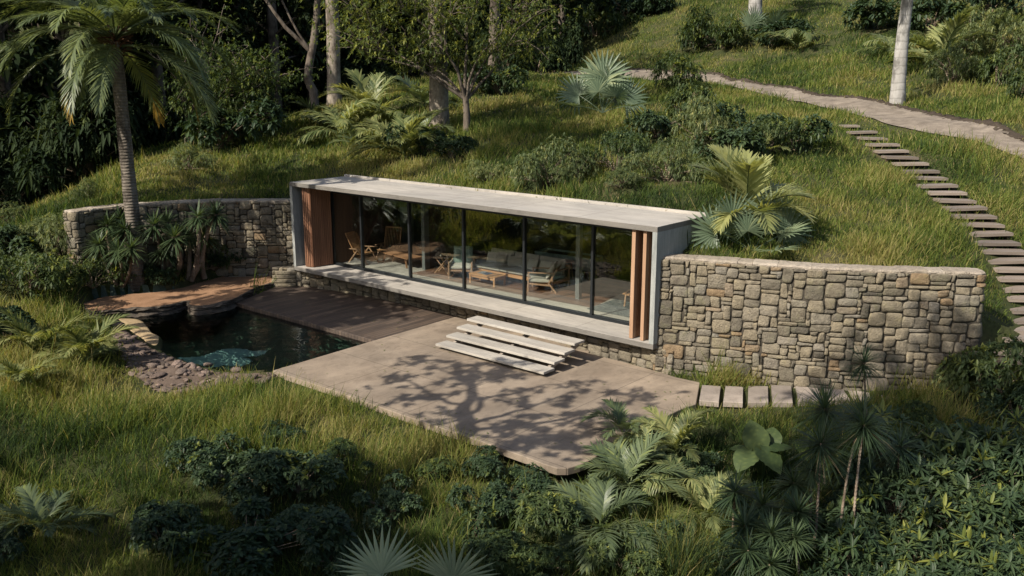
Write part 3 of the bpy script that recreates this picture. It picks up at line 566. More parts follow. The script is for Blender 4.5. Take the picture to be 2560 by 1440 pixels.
for k, (px, py, wp) in enumerate(TR):
    g = ground(px, py+5); wd = wp*g[1]/F_PX/1.0; tread_xy.append(g[:2])
    lab = 'topmost and smallest timber tread of the hillside stair, just below the path' if k == 0 else ('lowest timber tread of the hillside stair, at the foot of the wall end' if k == len(TR)-1 else (f'{ORD[k-1]} timber tread down from the top of the hillside stair' if k <= 14 else f'{ORD[len(TR)-2-k]} timber tread up from the foot of the hillside stair'))
    e = empty('stair_tread', (g[0], g[1], g[2]+0.13), 0.05*math.sin(k*1.7)-(0.25 if k > 26 else 0), lab, 'stair tread', 'timber treads of the hillside stair')
    e.rotation_euler[1] = 0.03*math.sin(k*4.1); sc = wd/1.2; obj('board', tm_mesh, e, scale=(sc, 1, 1)); [obj('support', tf_mesh, e, (q*0.52*sc, 0, 0)) for q in (-1, 1)]
tread_xy = np.array(tread_xy)

# ------------------------------------------------------------------ pavilion (local x = -u, y = v)
hs = empty('glass_pavilion', O, -YAW, 'long low concrete pavilion with a full-width sliding glass front and timber shutters', 'pavilion')
def hb(boxes, name, mat, parent=hs, bev=0.0):
    mb = MB()
    for (u0, u1, v0, v1, z0, z1) in boxes: mb.box(-u1, -u0, v0, v1, z0, z1)
    o = obj(name, mb.mesh(name, mat), parent)
    if bev: b = o.modifiers.new('b', 'BEVEL'); b.width = bev; b.segments = 2
    return o
V2 = 5.6
hb([(0, HL, 0, HD, RZ-0.13, RZ)], 'roof_slab', M['concrete'], bev=0.008)
hb([(0.002, HL-0.002, 0.002, V2, 0.6, FZ)], 'floor_slab', M['concrete'], bev=0.008)
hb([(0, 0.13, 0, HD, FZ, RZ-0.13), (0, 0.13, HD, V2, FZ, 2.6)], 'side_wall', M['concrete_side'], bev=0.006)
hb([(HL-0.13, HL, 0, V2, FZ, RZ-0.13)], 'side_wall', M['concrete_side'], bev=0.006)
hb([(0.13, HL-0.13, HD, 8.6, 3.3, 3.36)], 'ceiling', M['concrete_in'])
hb([(0.0, HL-0.01, HD+0.03, HD+0.1, RZ-0.1, RZ+0.07)], 'roof_kerb', M['concrete'])
hb([(0.0, HL-0.01, HD+0.13, HD+0.16, RZ-0.1, RZ+0.045)], 'roof_flashing', M['grey_metal'])
hb([(13.5, 13.6, 1.2, 4.2, FZ, 3.3), (13.6, HL-0.13, 4.1, 4.2, FZ, 3.3)], 'timber_lining', M['dark_wood'])
hb([(10.46, 10.54, 2.72, 4.65, FZ, 3.3)], 'partition', M['dark_wood'])
hb([(10.44, 10.58, 2.48, 2.7, FZ, 3.3)], 'column', M['grey_metal']); hb([(4.06, 4.2, 2.48, 2.62, FZ, 3.3)], 'column', M['grey_metal'])
hb([(-0.5, 14.6, 8.6, 8.7, 0, 3.4), (-0.5, -0.4, 5.6, 8.6, 0, 3.4), (14.5, 14.6, 5.6, 8.6, 0, 3.4), (13.6, 14.5, V2-0.1, V2, FZ, 3.3)], 'courtyard_wall', M['mortar'])
hb([(0.13, 14.2, 5.6, 8.6, 0.3, 0.55)], 'planting_bed', M['darksoil'])
mb = MB(); q = [(3.85, 5.5), (3.2, 1.95), (5.5, 1.85), (10.4, 1.75), (10.4, 2.7), (10.4, 5.5)]; n = len(q)
mb.add([[-a, b_, FZ+0.006] for a, b_ in q], [list(range(n))]); obj('timber_floor', mb.mesh('timber_floor', M['floorwood']), hs)
# glazing
VG = 1.15; MU = [13.5, 12.02, 9.71, 7.36, 5.0, 2.64, 0.8]
hb([(MU[-1], MU[0], VG-0.06, VG+0.08, FZ+0.0, FZ+0.07), (MU[-1], MU[0], VG-0.1, VG-0.062, FZ+0.0, FZ+0.025), (MU[-1], MU[0], VG-0.03, VG+0.05, 3.2, 3.3)], 'window_frame', M['metal'])
hb([(0.13, HL-0.13, VG-0.12, VG+0.08, 3.3, RZ-0.13)], 'header', M['metal'])
for k, m_ in enumerate(MU[1:-1]): hb([(m_-0.035, m_+0.035, VG-0.055, VG+0.04, FZ+0.07, 3.2)], 'mullion', M['metal'])
hb([(MU[0], MU[0]+0.04, VG-0.04, VG+0.06, FZ+0.07, 3.2)], 'mullion', M['metal'])
for a, b_ in zip(MU[:-1], MU[1:]): hb([(b_+0.036, a-0.036, VG, VG+0.012, FZ+0.071, 3.199)], 'glass_pane', M['glass'])
# folded timber shutters: left pack, two leaves on the right
def shutter(u0, u1, v0, v1, mat, name='timber_shutter', step=0.07, z0=FZ+0.02, z1=3.46, thick=0.03):
    a, b_ = np.array([-u0, v0]), np.array([-u1, v1]); L = np.linalg.norm(b_-a); d = (b_-a)/L; n_ = np.array([-d[1], d[0]]); mb = MB()
    Mx = np.eye(4); Mx[:2, 0] = d; Mx[:2, 1] = n_; Mx[:2, 3] = a
    mb.box(0, L, -thick*0.3, thick*0.3, z0, z1, Mx); k = 0
    while (k+1)*step <= L+1e-6:
        x = k*step; mb.box(x+0.014, x+step-0.012, -thick, thick, z0, z1, Mx, tint=random.random()); k += 1
    return obj(name, mb.mesh(name, mat), hs)
shutter(13.88, 13.62, 0.2, 0.28, M['cedar']); shutter(13.6, 13.5, 0.27, 1.06, M['cedar']); shutter(13.86, 13.86, 0.27, 1.06, M['cedar'])
hb([(14.02, 14.06, 0.55, 1.0, FZ, 3.46), (13.95, 13.98, 0.75, 1.0, FZ, 3.46)], 'shutter_track_post', M['grey_metal'])
for (ua, ub, va) in ((0.76, 0.66, 0.1), (0.44, 0.35, 0.1)):
    hb([(ub, ua, va, va+0.14, FZ+0.01, 3.46)], 'shutter_stile', M['oak'])
    shutter(ub+0.02, ub-0.06, va+0.15, 0.98, M['teak_dark'])

# terrace steps
t = empty('stone_stair', W(3.6, -1.1, 0), -YAW, 'four wide pale stone slabs floating up from the patio to the pavilion floor', 'steps'); r_ = FZ/5
def lb(boxes, name, mat, parent, ou, ov):
    mb = MB()
    for (u0, u1, v0, v1, z0, z1) in boxes: mb.box(-(u1-ou), -(u0-ou), v0-ov, v1-ov, z0, z1)
    o = obj(name, mb.mesh(name, mat), parent); return o
for k in range(4):
    f = -1.98+0.405*k; o = lb([(1.79, 5.46, f, f+0.425, r_*(k+1)-0.062, r_*(k+1))], 'tread', M['travertine'], t, 3.6, -1.1); b = o.modifiers.new('b', 'BEVEL'); b.width = 0.006; b.segments = 2
bx = []
for uu in (1.95, 3.5, 5.1):
    for k in range(4): bx.append((uu, uu+0.09, -1.9+0.405*k, 0.45 if k == 3 else -1.9+0.405*k+0.42, max(0.0, r_*(k+1)-0.2), r_*(k+1)-0.078))
for uu in (1.98, 3.55, 5.2):
    mb = MB(); mb.bar((-(uu-3.6), -1.85+1.1, 0.0), (-(uu-3.6), -0.38+1.1, r_*4-0.14), 0.09, 0.09); obj('stringer', mb.mesh('stringer', M['slab']), t)
# ------------------------------------------------------------------ furniture inside the pavilion
GR = 'furniture seen through the glass front'
def furn(name, u, v, label, cat, rot=0.0, group=None, z=FZ+0.012):
    return empty(name, W(u, v, z), -YAW+rot, label, cat, group)
def fb(parent, name, mat, boxes, bev=0.0):  # boxes in local frame: x (right), y (back), z
    mb = MB()
    for b in boxes: mb.box(*b)
    o = obj(name, mb.mesh(name, mat), parent)
    if bev: m = o.modifiers.new('b', 'BEVEL'); m.width = bev; m.segments = 2
    return o
def bars(parent, name, mat, bl):
    mb = MB()
    for (a, b_, w_, h_) in bl: mb.bar(a, b_, w_, h_)
    return obj(name, mb.mesh(name, mat), parent)
def cushion_mesh(w_, d_, h_, mat, puff=0.5, seed=0):
    r = np.random.default_rng(seed); n, m_ = 14, 12; a = np.linspace(-1, 1, n); b_ = np.linspace(-1, 1, m_); A, B = np.meshgrid(a, b_, indexing='ij'); mb = MB()
    e = (1-abs(A)**4)*(1-abs(B)**4); hgt = h_/2*(puff+(1-puff)*e)*np.where(np.maximum(abs(A), abs(B)) > 0.999, 0.55, 1)+0.006*fbm(A*2+seed, B*2)
    for s in (1, -1): mb.add_grid(np.stack([A*w_/2, B*d_/2, s*hgt], -1)[::s])
    ed = np.concatenate([np.stack([A, B, hgt], -1)[0], np.stack([A, B, hgt], -1)[1:, -1], np.stack([A, B, hgt], -1)[-1, ::-1][1:], np.stack([A, B, hgt], -1)[::-1, 0][1:]])
    up = ed*np.array([w_/2, d_/2, 1]); mid = up*np.array([1.02, 1.02, 0]); mb.add_grid(np.stack([up, mid, up*np.array([1, 1, -1])], 1))
    return mb.mesh('cushion', mat, True)
# sofa
s = furn('sofa', 6.85, 3.15, 'three-seat oak sofa with grey cushions behind the low coffee table', 'sofa')
fb(s, 'frame', M['teak'], [(-1.62, 1.62, -0.42, -0.37, 0.2, 0.3), (-1.62, 1.62, 0.4, 0.45, 0.2, 0.3), (-1.62, -1.57, -0.37, 0.4, 0.2, 0.3), (1.57, 1.62, -0.37, 0.4, 0.2, 0.3), (-1.57, 1.57, -0.36, 0.39, 0.22, 0.25), (-1.6, 1.6, 0.42, 0.45, 0.6, 0.68)])
for sx in (-1, 1):
    for sy, zt in ((-0.4, 0.58), (0.42, 0.7)): fb(s, 'leg', M['oak'], [(sx*1.6-0.025, sx*1.6+0.025, sy-0.025, sy+0.025, 0, zt)])
    fb(s, 'armrest', M['oak'], [(sx*1.6-0.03, sx*1.6+0.03, -0.43, 0.45, 0.58, 0.61)])
for k in (-1, 0, 1):
    o = obj('seat_cushion', cushion_mesh(1.0, 0.76, 0.17, M['fabric'], 0.75, k+3), s, (k*1.02, -0.02, 0.37))
    o = obj('back_cushion', cushion_mesh(0.98, 0.44, 0.16, M['fabric'], 0.6, k+8), s, (k*1.02, 0.32, 0.64), (math.radians(76), 0, 0))
for k, (x, y, z, w_, rz, fm, lb_) in enumerate([(-1.28, 0.14, 0.6, 0.4, 0.2, 'fabric_light', 'square grey throw cushion at the far end of the sofa, tilted forward'), (-0.92, 0.18, 0.58, 0.38, 0.0, 'fabric', 'square grey throw cushion, second from the far end of the sofa'), (-0.3, 0.15, 0.58, 0.62, -0.05, 'fabric', 'long greenish-grey bolster cushion in the middle of the sofa'),
        (0.4, 0.12, 0.58, 0.42, -0.2, 'fabric_light', 'square pale throw cushion just behind the window mullion'), (0.95, 0.1, 0.6, 0.5, -0.1, 'fabric_light', 'pale throw cushion at the near end of the sofa beside the armchair')]):
    p = W(6.85-x, 3.15+y, FZ+0.012+z); e = obj('throw_cushion', cushion_mesh(w_, 0.34, 0.15, M[fm], 0.35, k+20), None, p, (math.radians(68), 0, -YAW+rz)); tag(e, lb_, 'cushion', 'loose cushions on the grey sofa')
# coffee table
s = furn('coffee_table', 7.45, 2.28, 'low slatted teak coffee table with magazines in front of the sofa', 'table')
fb(s, 'table_top', M['teak'], [(-0.55, 0.55, -0.26+0.105*k, -0.26+0.105*k+0.095, 0.27, 0.31) for k in range(5)]); fb(s, 'apron', M['teak'], [(-0.52, 0.52, -0.23, -0.2, 0.19, 0.268), (-0.52, 0.52, 0.2, 0.23, 0.19, 0.268), (-0.52, -0.49, -0.2, 0.2, 0.19, 0.268), (0.49, 0.52, -0.2, 0.2, 0.19, 0.268)])
for sx in (-1, 1):
    for sy in (-1, 1): fb(s, 'leg', M['teak'], [(sx*0.5-0.03, sx*0.5+0.03, sy*0.235-0.025, sy*0.235+0.025, 0, 0.268)])
for k, (x, y, z, r2, mt, lb_) in enumerate([(-0.22, 0.03, 0.313, 0.2, 'grey_print', 'open grey magazine lying on the coffee table'), (0.02, 0.0, 0.313, -0.15, 'blue_print', 'dark blue magazine lying on the coffee table')]):
    e = furn('magazine', 7.45-x, 2.28+y, lb_, 'magazine', r2, z=FZ+0.012+z); fb(e, 'pages', M['fabric_light'], [(-0.1, 0.1, -0.14, 0.14, 0, 0.008)]); fb(e, 'cover', M[mt], [(-0.105, 0.105, -0.145, 0.145, 0.0085, 0.011)])
# armchair facing left
s = furn('armchair', 5.65, 2.75, 'oak armchair with grey seat and loose back cushion beside the near end of the sofa', 'armchair', math.radians(-62))
for sx in (-1, 1):
    bars(s, 'leg', M['oak'], [((sx*0.36, -0.36, 0), (sx*0.36, -0.34, 0.58), 0.04, 0.045)]); bars(s, 'leg', M['oak'], [((sx*0.36, 0.5, 0), (sx*0.36, 0.26, 0.3), 0.04, 0.045)])
    bars(s, 'armrest', M['oak'], [((sx*0.36, -0.37, 0.585), (sx*0.36, 0.46, 0.6), 0.05, 0.03)])
    bars(s, 'back_post', M['oak'], [((sx*0.34, 0.26, 0.27), (sx*0.34, 0.52, 0.72), 0.035, 0.04)])
bars(s, 'seat_rail', M['oak'], [((-0.36, -0.32, 0.25), (0.36, -0.32, 0.25), 0.03, 0.06), ((-0.36, -0.32, 0.25), (-0.36, 0.3, 0.22), 0.03, 0.05), ((0.36, -0.32, 0.25), (0.36, 0.3, 0.22), 0.03, 0.05), ((-0.36, 0.3, 0.22), (0.36, 0.3, 0.22), 0.03, 0.05)]); bars(s, 'back_rail', M['oak'], [((-0.34, 0.5, 0.69), (0.34, 0.5, 0.69), 0.03, 0.05)])
obj('seat_cushion', cushion_mesh(0.66, 0.66, 0.14, M['fabric'], 0.7, 41), s, (0, -0.02, 0.33)); obj('back_cushion', cushion_mesh(0.6, 0.5, 0.16, M['fabric_light'], 0.5, 42), s, (0, 0.3, 0.62), (math.radians(62), 0, 0))
# round side table
s = furn('side_table', 6.0, 4.4, 'small round wooden side table behind the sofa end', 'table')
mb = MB(); q = np.linspace(0, 1, 2); mb.tube([(0, 0, 0.57), (0, 0, 0.6)], 0.26, 24); obj('table_top', mb.mesh('table_top', M['oak']), s)
for a in (0.4, 2.5, 4.6): mb = MB(); mb.tube([(0.24*math.cos(a), 0.24*math.sin(a), 0), (0.17*math.cos(a), 0.17*math.sin(a), 0.57)], [0.018, 0.022], 8); obj('leg', mb.mesh('leg', M['oak']), s)
# planter trough
s = furn('planter_trough', 6.3, 4.75, 'long grey-green marbled planter trough behind the sofa', 'planter'); s.rotation_euler[2] += 0.05
fb(s, 'trough', M['celadon'], [(-1.1, 1.1, -0.18, -0.13, 0.3, 0.72), (-1.1, 1.1, 0.5, 0.55, 0.3, 0.72), (-1.1, -1.05, -0.13, 0.5, 0.3, 0.72), (1.05, 1.1, -0.13, 0.5, 0.3, 0.72), (-1.05, 1.05, -0.13, 0.5, 0.3, 0.34)], 0.02)
fb(s, 'soil', M['darksoil'], [(-1.05, 1.05, -0.13, 0.5, 0.342, 0.66)]); [fb(s, 'foot', M['dark_wood'], [(q-0.05, q+0.05, -0.1, 0.5, 0, 0.298)]) for q in (-0.95, 0.95)]
# slatted teak chairs
def slat_chair(u, v, rot, label, recline=0.3, w_=0.3):
    s = furn('slatted_chair', u, v, label, 'chair', rot, 'slatted teak chairs in the far bay')
    for sx in (-1, 1):
        bars(s, 'leg', M['oak'], [((sx*w_, -0.42, 0), (sx*w_, 0.0, 0.5), 0.035, 0.04)]); bars(s, 'leg', M['oak'], [((sx*w_, 0.42, 0), (sx*w_, -0.02, 0.5), 0.035, 0.04)])
        bars(s, 'armrest', M['oak'], [((sx*(w_+0.02), -0.36, 0.53), (sx*(w_+0.02), 0.36, 0.5), 0.06, 0.025)])
    y0, y1, z0, z1 = 0.12, 0.12+0.78*math.sin(recline+0.12), 0.3, 0.3+0.78*math.cos(recline)
    mb = MB()
    for sx in (-1, 1): mb.bar((sx*(w_-0.03), y0, z0), (sx*(w_-0.03), y1, z1), 0.035, 0.035)
    mb.bar((-w_+0.03, y1, z1), (w_-0.03, y1, z1), 0.035, 0.05)
    for k in range(9): x = (k-4)*(w_-0.06)/4.4; mb.bar((x, y0, z0), (x, y1-0.01, z1-0.02), 0.022, 0.014, up=(1, 0, 0))
    obj('backrest', mb.mesh('backrest', M['teak']), s); mb = MB()
    for k in range(7): mb.bar((-w_+0.03, -0.36+0.075*k, 0.36-0.008*k), (w_-0.03, -0.36+0.075*k, 0.36-0.008*k), 0.05, 0.018)
    obj('seat', mb.mesh('seat', M['teak']), s); return s
slat_chair(12.95, 1.95, math.radians(100), 'reclined slatted teak chair seen side-on near the timber shutter', 0.45)
slat_chair(12.75, 3.0, math.radians(18), 'upright slatted teak armchair facing the room behind the low plank table', 0.15, 0.34)
s = furn('plank_table', 11.75, 2.7, 'low wide plank table in the far bay between the chairs and the daybed', 'table', math.radians(-10))
fb(s, 'table_top', M['teak_dark'], [(-0.95, 0.95, -0.44+0.11*k, -0.34+0.11*k, 0.33, 0.36) for k in range(8)])
for sx in (-1, 1):
    for sy in (-1, 1): bars(s, 'leg', M['teak_dark'], [((sx*0.75, sy*0.34, 0), (sx*0.6, sy*0.3, 0.328), 0.05, 0.05)])
s = furn('daybed', 11.3, 3.7, 'boxed slatted daybed with a grey mattress against the column', 'daybed', math.radians(-28))
fb(s, 'base', M['teak'], [(-0.8, 0.8, -0.4, -0.36, 0.02+0.095*k, 0.105+0.095*k) for k in range(4)]+[(0.76, 0.8, -0.355, 0.4, 0.02+0.095*k, 0.105+0.095*k) for k in range(4)]+[(-0.8, 0.755, 0.36, 0.4, 0.02, 0.39), (-0.8, -0.76, -0.355, 0.355, 0.02, 0.39), (-0.755, 0.755, -0.355, 0.355, 0.3, 0.33)])
obj('mattress', cushion_mesh(1.5, 0.72, 0.16, M['fabric'], 0.8, 51), s, (0, 0, 0.42))
for k, (x, lb_, mt) in enumerate([(0.1, 'grey bolster cushion at the middle of the daybed', 'fabric'), (0.5, 'pink and green floral cushion on the daybed next to the column', 'floral')]):
    c_, s_ = math.cos(-YAW-math.radians(28)), math.sin(-YAW-math.radians(28)); B0 = W(11.3, 3.7, FZ)
    e = obj('daybed_cushion', cushion_mesh(0.42, 0.36, 0.16, M[mt], 0.35, 60+k), None, (B0[0]+c_*x-s_*0.2, B0[1]+s_*x+c_*0.2, FZ+0.66), (math.radians(65), 0, -YAW-0.5)); tag(e, lb_, 'cushion')
# canvas chair and folding tray table
s = furn('canvas_chair', 8.75, 2.5, 'oak lounge chair with pale canvas sides and a draped grey-green back cushion', 'armchair', math.radians(35))
fb(s, 'side_panel', M['canvas'], [(-0.36, -0.33, -0.35, 0.35, 0.03, 0.52)]); fb(s, 'side_panel', M['canvas'], [(0.33, 0.36, -0.35, 0.35, 0.03, 0.52)])
for sx in (-1, 1):
    for sy in (-1, 1): fb(s, 'leg', M['oak'], [(sx*0.37-0.02, sx*0.37+0.02, sy*0.37-0.02, sy*0.37+0.02, 0, 0.56)])
fb(s, 'seat_frame', M['oak'], [(-0.328, 0.328, -0.35, 0.35, 0.24, 0.29)]); obj('seat_cushion', cushion_mesh(0.64, 0.66, 0.14, M['fabric_light'], 0.7, 71), s, (0, 0, 0.36)); obj('back_cushion', cushion_mesh(0.62, 0.6, 0.14, M['celadon'], 0.5, 72), s, (0, 0.3, 0.64), (math.radians(72), 0, 0))
s = furn('tray_table', 9.65, 2.55, 'small folding tray table with crossed legs left of the canvas chair', 'table', 0.4)
fb(s, 'tray', M['dark_wood'], [(-0.25, 0.25, -0.2, 0.2, 0.5, 0.52), (-0.27, 0.27, -0.22, -0.202, 0.5, 0.56), (-0.27, 0.27, 0.202, 0.22, 0.5, 0.56)])
for a in (-1, 1):
    for y in (-0.17, 0.17): bars(s, 'leg', M['oak'], [((a*0.24, y, 0), (-a*0.2, y+a*0.02, 0.5), 0.025, 0.03)])
for k, (x, y, c, lb_) in enumerate([(-0.1, 0.0, 'fan', 'pale green pear on the tray table'), (0.15, 0.05, 'or', 'pink peach on the tray table')]):
    mb = MB(); th = np.linspace(0, PI, 9); mb.add_grid(np.stack([np.c_[0.035*np.sin(th)*math.cos(a), 0.035*np.sin(th)*math.sin(a), 0.035-0.038*np.cos(th)] for a in np.linspace(0, 2*PI, 13)]))
    tag(obj('fruit', mb.mesh('fruit', M['canvas' if k == 0 else 'floral'], True), None, W(9.65-x, 2.55+y, FZ+0.535)), lb_, 'fruit')
# low bench chair and rug behind the right shutter
s = furn('lounge_chair', 2.35, 3.0, 'low wooden lounge chair on the patterned rug, half hidden by the folded shutters', 'chair', math.radians(-75))
mb = MB()
for k in range(6): mb.bar((-0.3, -0.35+0.11*k, 0.36-0.02*k), (0.3, -0.35+0.11*k, 0.36-0.02*k), 0.09, 0.02)
obj('seat', mb.mesh('seat', M['teak']), s)
mb = MB()
for k in range(5): mb.bar((-0.3, 0.27+0.03*k, 0.3+0.1*k), (0.3, 0.27+0.03*k, 0.3+0.1*k), 0.02, 0.08)
obj('backrest', mb.mesh('backrest', M['teak_dark']), s)
for sx in (-1, 1): bars(s, 'leg', M['oak'], [((sx*0.27, -0.33, 0), (sx*0.27, -0.3, 0.35), 0.04, 0.04)]); bars(s, 'leg', M['teak'], [((sx*0.27, 0.5, 0), (sx*0.27, -0.05, 0.33), 0.04, 0.04)]); bars(s, 'back_post', M['teak'], [((sx*0.26, 0.2, 0.26), (sx*0.26, 0.42, 0.78), 0.03, 0.03)])
s = furn('rug', 2.3, 2.5, 'dark grey rug with jagged pale lines on the concrete floor near the right shutters', 'rug', z=FZ+0.004)
mb = MB(); xs_ = np.linspace(-0.95, 0.95, 16); ys_ = np.linspace(-0.75, 0.75, 12); X, Y = np.meshgrid(xs_, ys_, indexing='ij'); mb.add_grid(np.stack([X, Y, 0.012+0.003*fbm(X*3, Y*3)], -1)); mb.add_grid(np.stack([X, Y, 0*X], -1)[::-1]); obj('rug_pile', mb.mesh('rug_pile', M['rug']), s)
# ------------------------------------------------------------------ foliage builders
def unit(v): return v/(np.linalg.norm(v, axis=-1, keepdims=True)+1e-9)
def strips(mb, P0, D, Ln, Wd, tint, droop=0.2, prof=(0.5, 1.0, 0.75), fold=0.0, up=None, side=None, mi=0):
    P0 = np.asarray(P0, float); N_ = len(P0); D = unit(np.asarray(D, float)); Ln = np.broadcast_to(Ln, (N_,)); Wd = np.broadcast_to(Wd, (N_,)); tint = np.broadcast_to(tint, (N_,))
    up = np.array([0, 0, 1.0]) if up is None else up
    S = unit(np.cross(D, up)+1e-6) if side is None else unit(side); m = len(prof); cols = []; k = 3 if fold else 2
    Nn = unit(np.cross(S, D))
    for j, w_ in enumerate(prof):
        t = j/m; c = P0+D*(Ln*t)[:, None]+np.array([0, 0, -1.0])*(np.broadcast_to(droop, (N_,))*Ln*t*t)[:, None]; o = S*(Wd*w_*0.5)[:, None]
        cols += [c-o, c-Nn*(fold*Wd*w_)[:, None], c+o] if fold else [c-o, c+o]
    tip = P0+D*Ln[:, None]+np.array([0, 0, -1.0])*(np.broadcast_to(droop, (N_,))*Ln)[:, None]; cols.append(tip)
    V = np.stack(cols, 1); nv = V.shape[1]; b = (np.arange(N_)*nv)[:, None]; Q = []; Tt = []
    for j in range(m-1):
        for c in range(k-1): Q.append([j*k+c, j*k+c+1, (j+1)*k+c+1, (j+1)*k+c])
    for c in range(k-1): Tt.append([(m-1)*k+c, (m-1)*k+c+1, nv-1])
    tv = np.repeat(tint, nv)
    V = V.reshape(-1, 3); n0 = mb.n
    if Q: mb.add(V, (b[:, None, :]+np.array(Q)[None]).reshape(-1, 4), tv, mi); mb.F.setdefault(3, []).append((b[:, None, :]+np.array(Tt)[None]).reshape(-1, 3)+n0); mb.mi.setdefault(3, []).append(np.full(N_*len(Tt), mi))
    else: mb.add(V, (b[:, None, :]+np.array(Tt)[None]).reshape(-1, 3), tv, mi)
def frond_mesh(name, L, n, ll, el, arch, w_, mat, droop=0.35, vee=0.3, tbase=0.4, tvar=0.15, tip_t=None, seed=0, start=0.15, rw=0.02, twist=0.0):
    r = np.random.default_rng(seed); mb = MB(); t = np.linspace(0, 1, 24); th = el-arch*t**1.3; dy = np.cos(th); dz = np.sin(th); ds = L/23
    y = np.concatenate([[0], np.cumsum((dy[:-1]+dy[1:])/2)*ds]); z = np.concatenate([[0], np.cumsum((dz[:-1]+dz[1:])/2)*ds]); x = twist*L*t**2
    R = np.stack([x, y, z], 1); mb.tube(R, rw*(1-0.85*t)+0.002, 4, tint=0.55, cap=False)
    tt = np.linspace(start, 0.99, n); bx = np.stack([np.interp(tt, t, R[:, k]) for k in range(3)], 1); tg = unit(np.stack([np.interp(tt, t, np.gradient(R[:, k], t)) for k in range(3)], 1))
    env = np.minimum(1, (tt-start+0.12)/0.25)*np.clip((1.12-tt)/0.5, 0.25, 1)**0.8
    for s in (-1, 1):
        a = np.radians(35+38*tt)+r.normal(0, 0.06, n); sd = np.array([s, 0, 0.0]); nrm = unit(np.cross(np.array([1.0, 0, 0]), tg))
        D = sd*np.cos(a)[:, None]+tg*np.sin(a)[:, None]+nrm*(vee+r.normal(0, 0.08, n))[:, None]
        ti = np.clip(tbase+r.normal(0, tvar, n), 0, 0.93)
        if tip_t: ti = np.where(tt+r.normal(0, 0.05, n) > tip_t, 0.96, ti)
        strips(mb, bx, D, ll*env*r.uniform(0.88, 1.1, n), w_, ti, droop*r.uniform(0.6, 1.4, n), (0.5, 1, 0.8, 0.45), 0, up=nrm)
    return mb.mesh(name, mat)
def fan_mesh(name, R, seg, span, pet, el, mat, seed=0, w_=None, join=0.35, tb=0.5, cup=0.25, droop=0.12, pr=0.012, tilt=None):
    r = np.random.default_rng(seed); mb = MB(); t = np.linspace(0, 1, 8); th = el-0.5*t; y = np.concatenate([[0], np.cumsum(np.cos(th[1:]))*pet/7]); z = np.concatenate([[0], np.cumsum(np.sin(th[1:]))*pet/7])
    P_ = np.stack([0*y, y, z], 1); mb.tube(P_, pr*(1-0.4*t), 5, tint=0.3, cap=False); e = P_[-1]; d = unit(P_[-1]-P_[-2]); tilt = (0.35 if el > 1.0 else 0.1) if tilt is None else tilt
    # leaf plane: spanned by x and forward vector f, normal n
    f = np.array([0, math.cos(th[-1]+tilt), math.sin(th[-1]+tilt)]); nrm = np.array([0, -f[2], f[1]]); a = np.linspace(-span/2, span/2, seg)+r.normal(0, 0.012, seg)
    D = np.sin(a)[:, None]*np.array([1.0, 0, 0])+np.cos(a)[:, None]*f+nrm*cup
    L = R*(0.82+0.18*np.cos(a*0.9))*r.uniform(0.94, 1.05, seg); w_ = w_ or 2.1*R*join*math.sin(span/seg/2)*1.25
    S = unit(np.cross(unit(D), nrm)); strips(mb, np.repeat(e[None], seg, 0), D, L, w_, np.clip(tb+r.normal(0, 0.12, seg), 0, 1), droop*r.uniform(0.5, 2, seg), (0.08, 0.62, 1.0, 0.9, 0.5), 0.18, side=S)
    return mb.mesh(name, mat)
def rosette(mb, c, axis, n, L, w_, r, tb=0.4, full=1.0, droop=0.25, dead=0.06):
    axis = unit(np.array(axis, float)); ph = r.uniform(0, 2*PI, n); u_ = r.uniform(0, 1, n); pol = 0.12+full*np.sqrt(u_)*2.0
    A = unit(np.cross(axis, [0.3, 1, 0.2])); B = np.cross(axis, A); D = axis*np.cos(pol)[:, None]+(A*np.cos(ph)[:, None]+B*np.sin(ph)[:, None])*np.sin(pol)[:, None]
    ti = np.clip(tb+r.normal(0, 0.17, n)-0.15*u_, 0, 0.9); ti = np.where((r.random(n) < dead) & (u_ > 0.7), 1.0, ti)
    strips(mb, np.asarray(c)-axis*(u_*L*0.12)[:, None], D, L*r.uniform(0.8, 1.08, n), w_, ti, droop*np.sin(pol)*r.uniform(0.5, 1.5, n), (0.7, 1, 0.7), 0)
def whorls(mb, C_, Nm, k, L, w_, r, tb=0.4, tv=0.18, open_=1.15, droop=0.35, prof=(0.15, 0.95, 0.85), fold=0.12, size=None):
    n = len(C_); P0 = np.repeat(C_, k, 0); A = unit(np.cross(Nm, np.array([0.31, 0.2, 0.93]))); B = np.cross(Nm, A); ph = (np.arange(k)[None]*2*PI/k+r.uniform(0, 2*PI, (n, 1))+r.normal(0, 0.25, (n, k))).ravel()
    po = r.normal(open_, 0.22, n*k); N2, A2, B2 = (np.repeat(q, k, 0) for q in (Nm, A, B)); D = N2*np.cos(po)[:, None]+(A2*np.cos(ph)[:, None]+B2*np.sin(ph)[:, None])*np.sin(po)[:, None]
    ct = np.repeat(np.clip(tb+r.normal(0, tv, n), 0, 1), k); sz = np.repeat(r.uniform(0.7, 1.2, n) if size is None else size, k)
    strips(mb, P0, D, L*sz*r.uniform(0.75, 1.15, n*k), w_*sz, np.clip(ct+r.normal(0, 0.08, n*k), 0, 1), droop*r.uniform(0.4, 1.6, n*k), prof, fold)
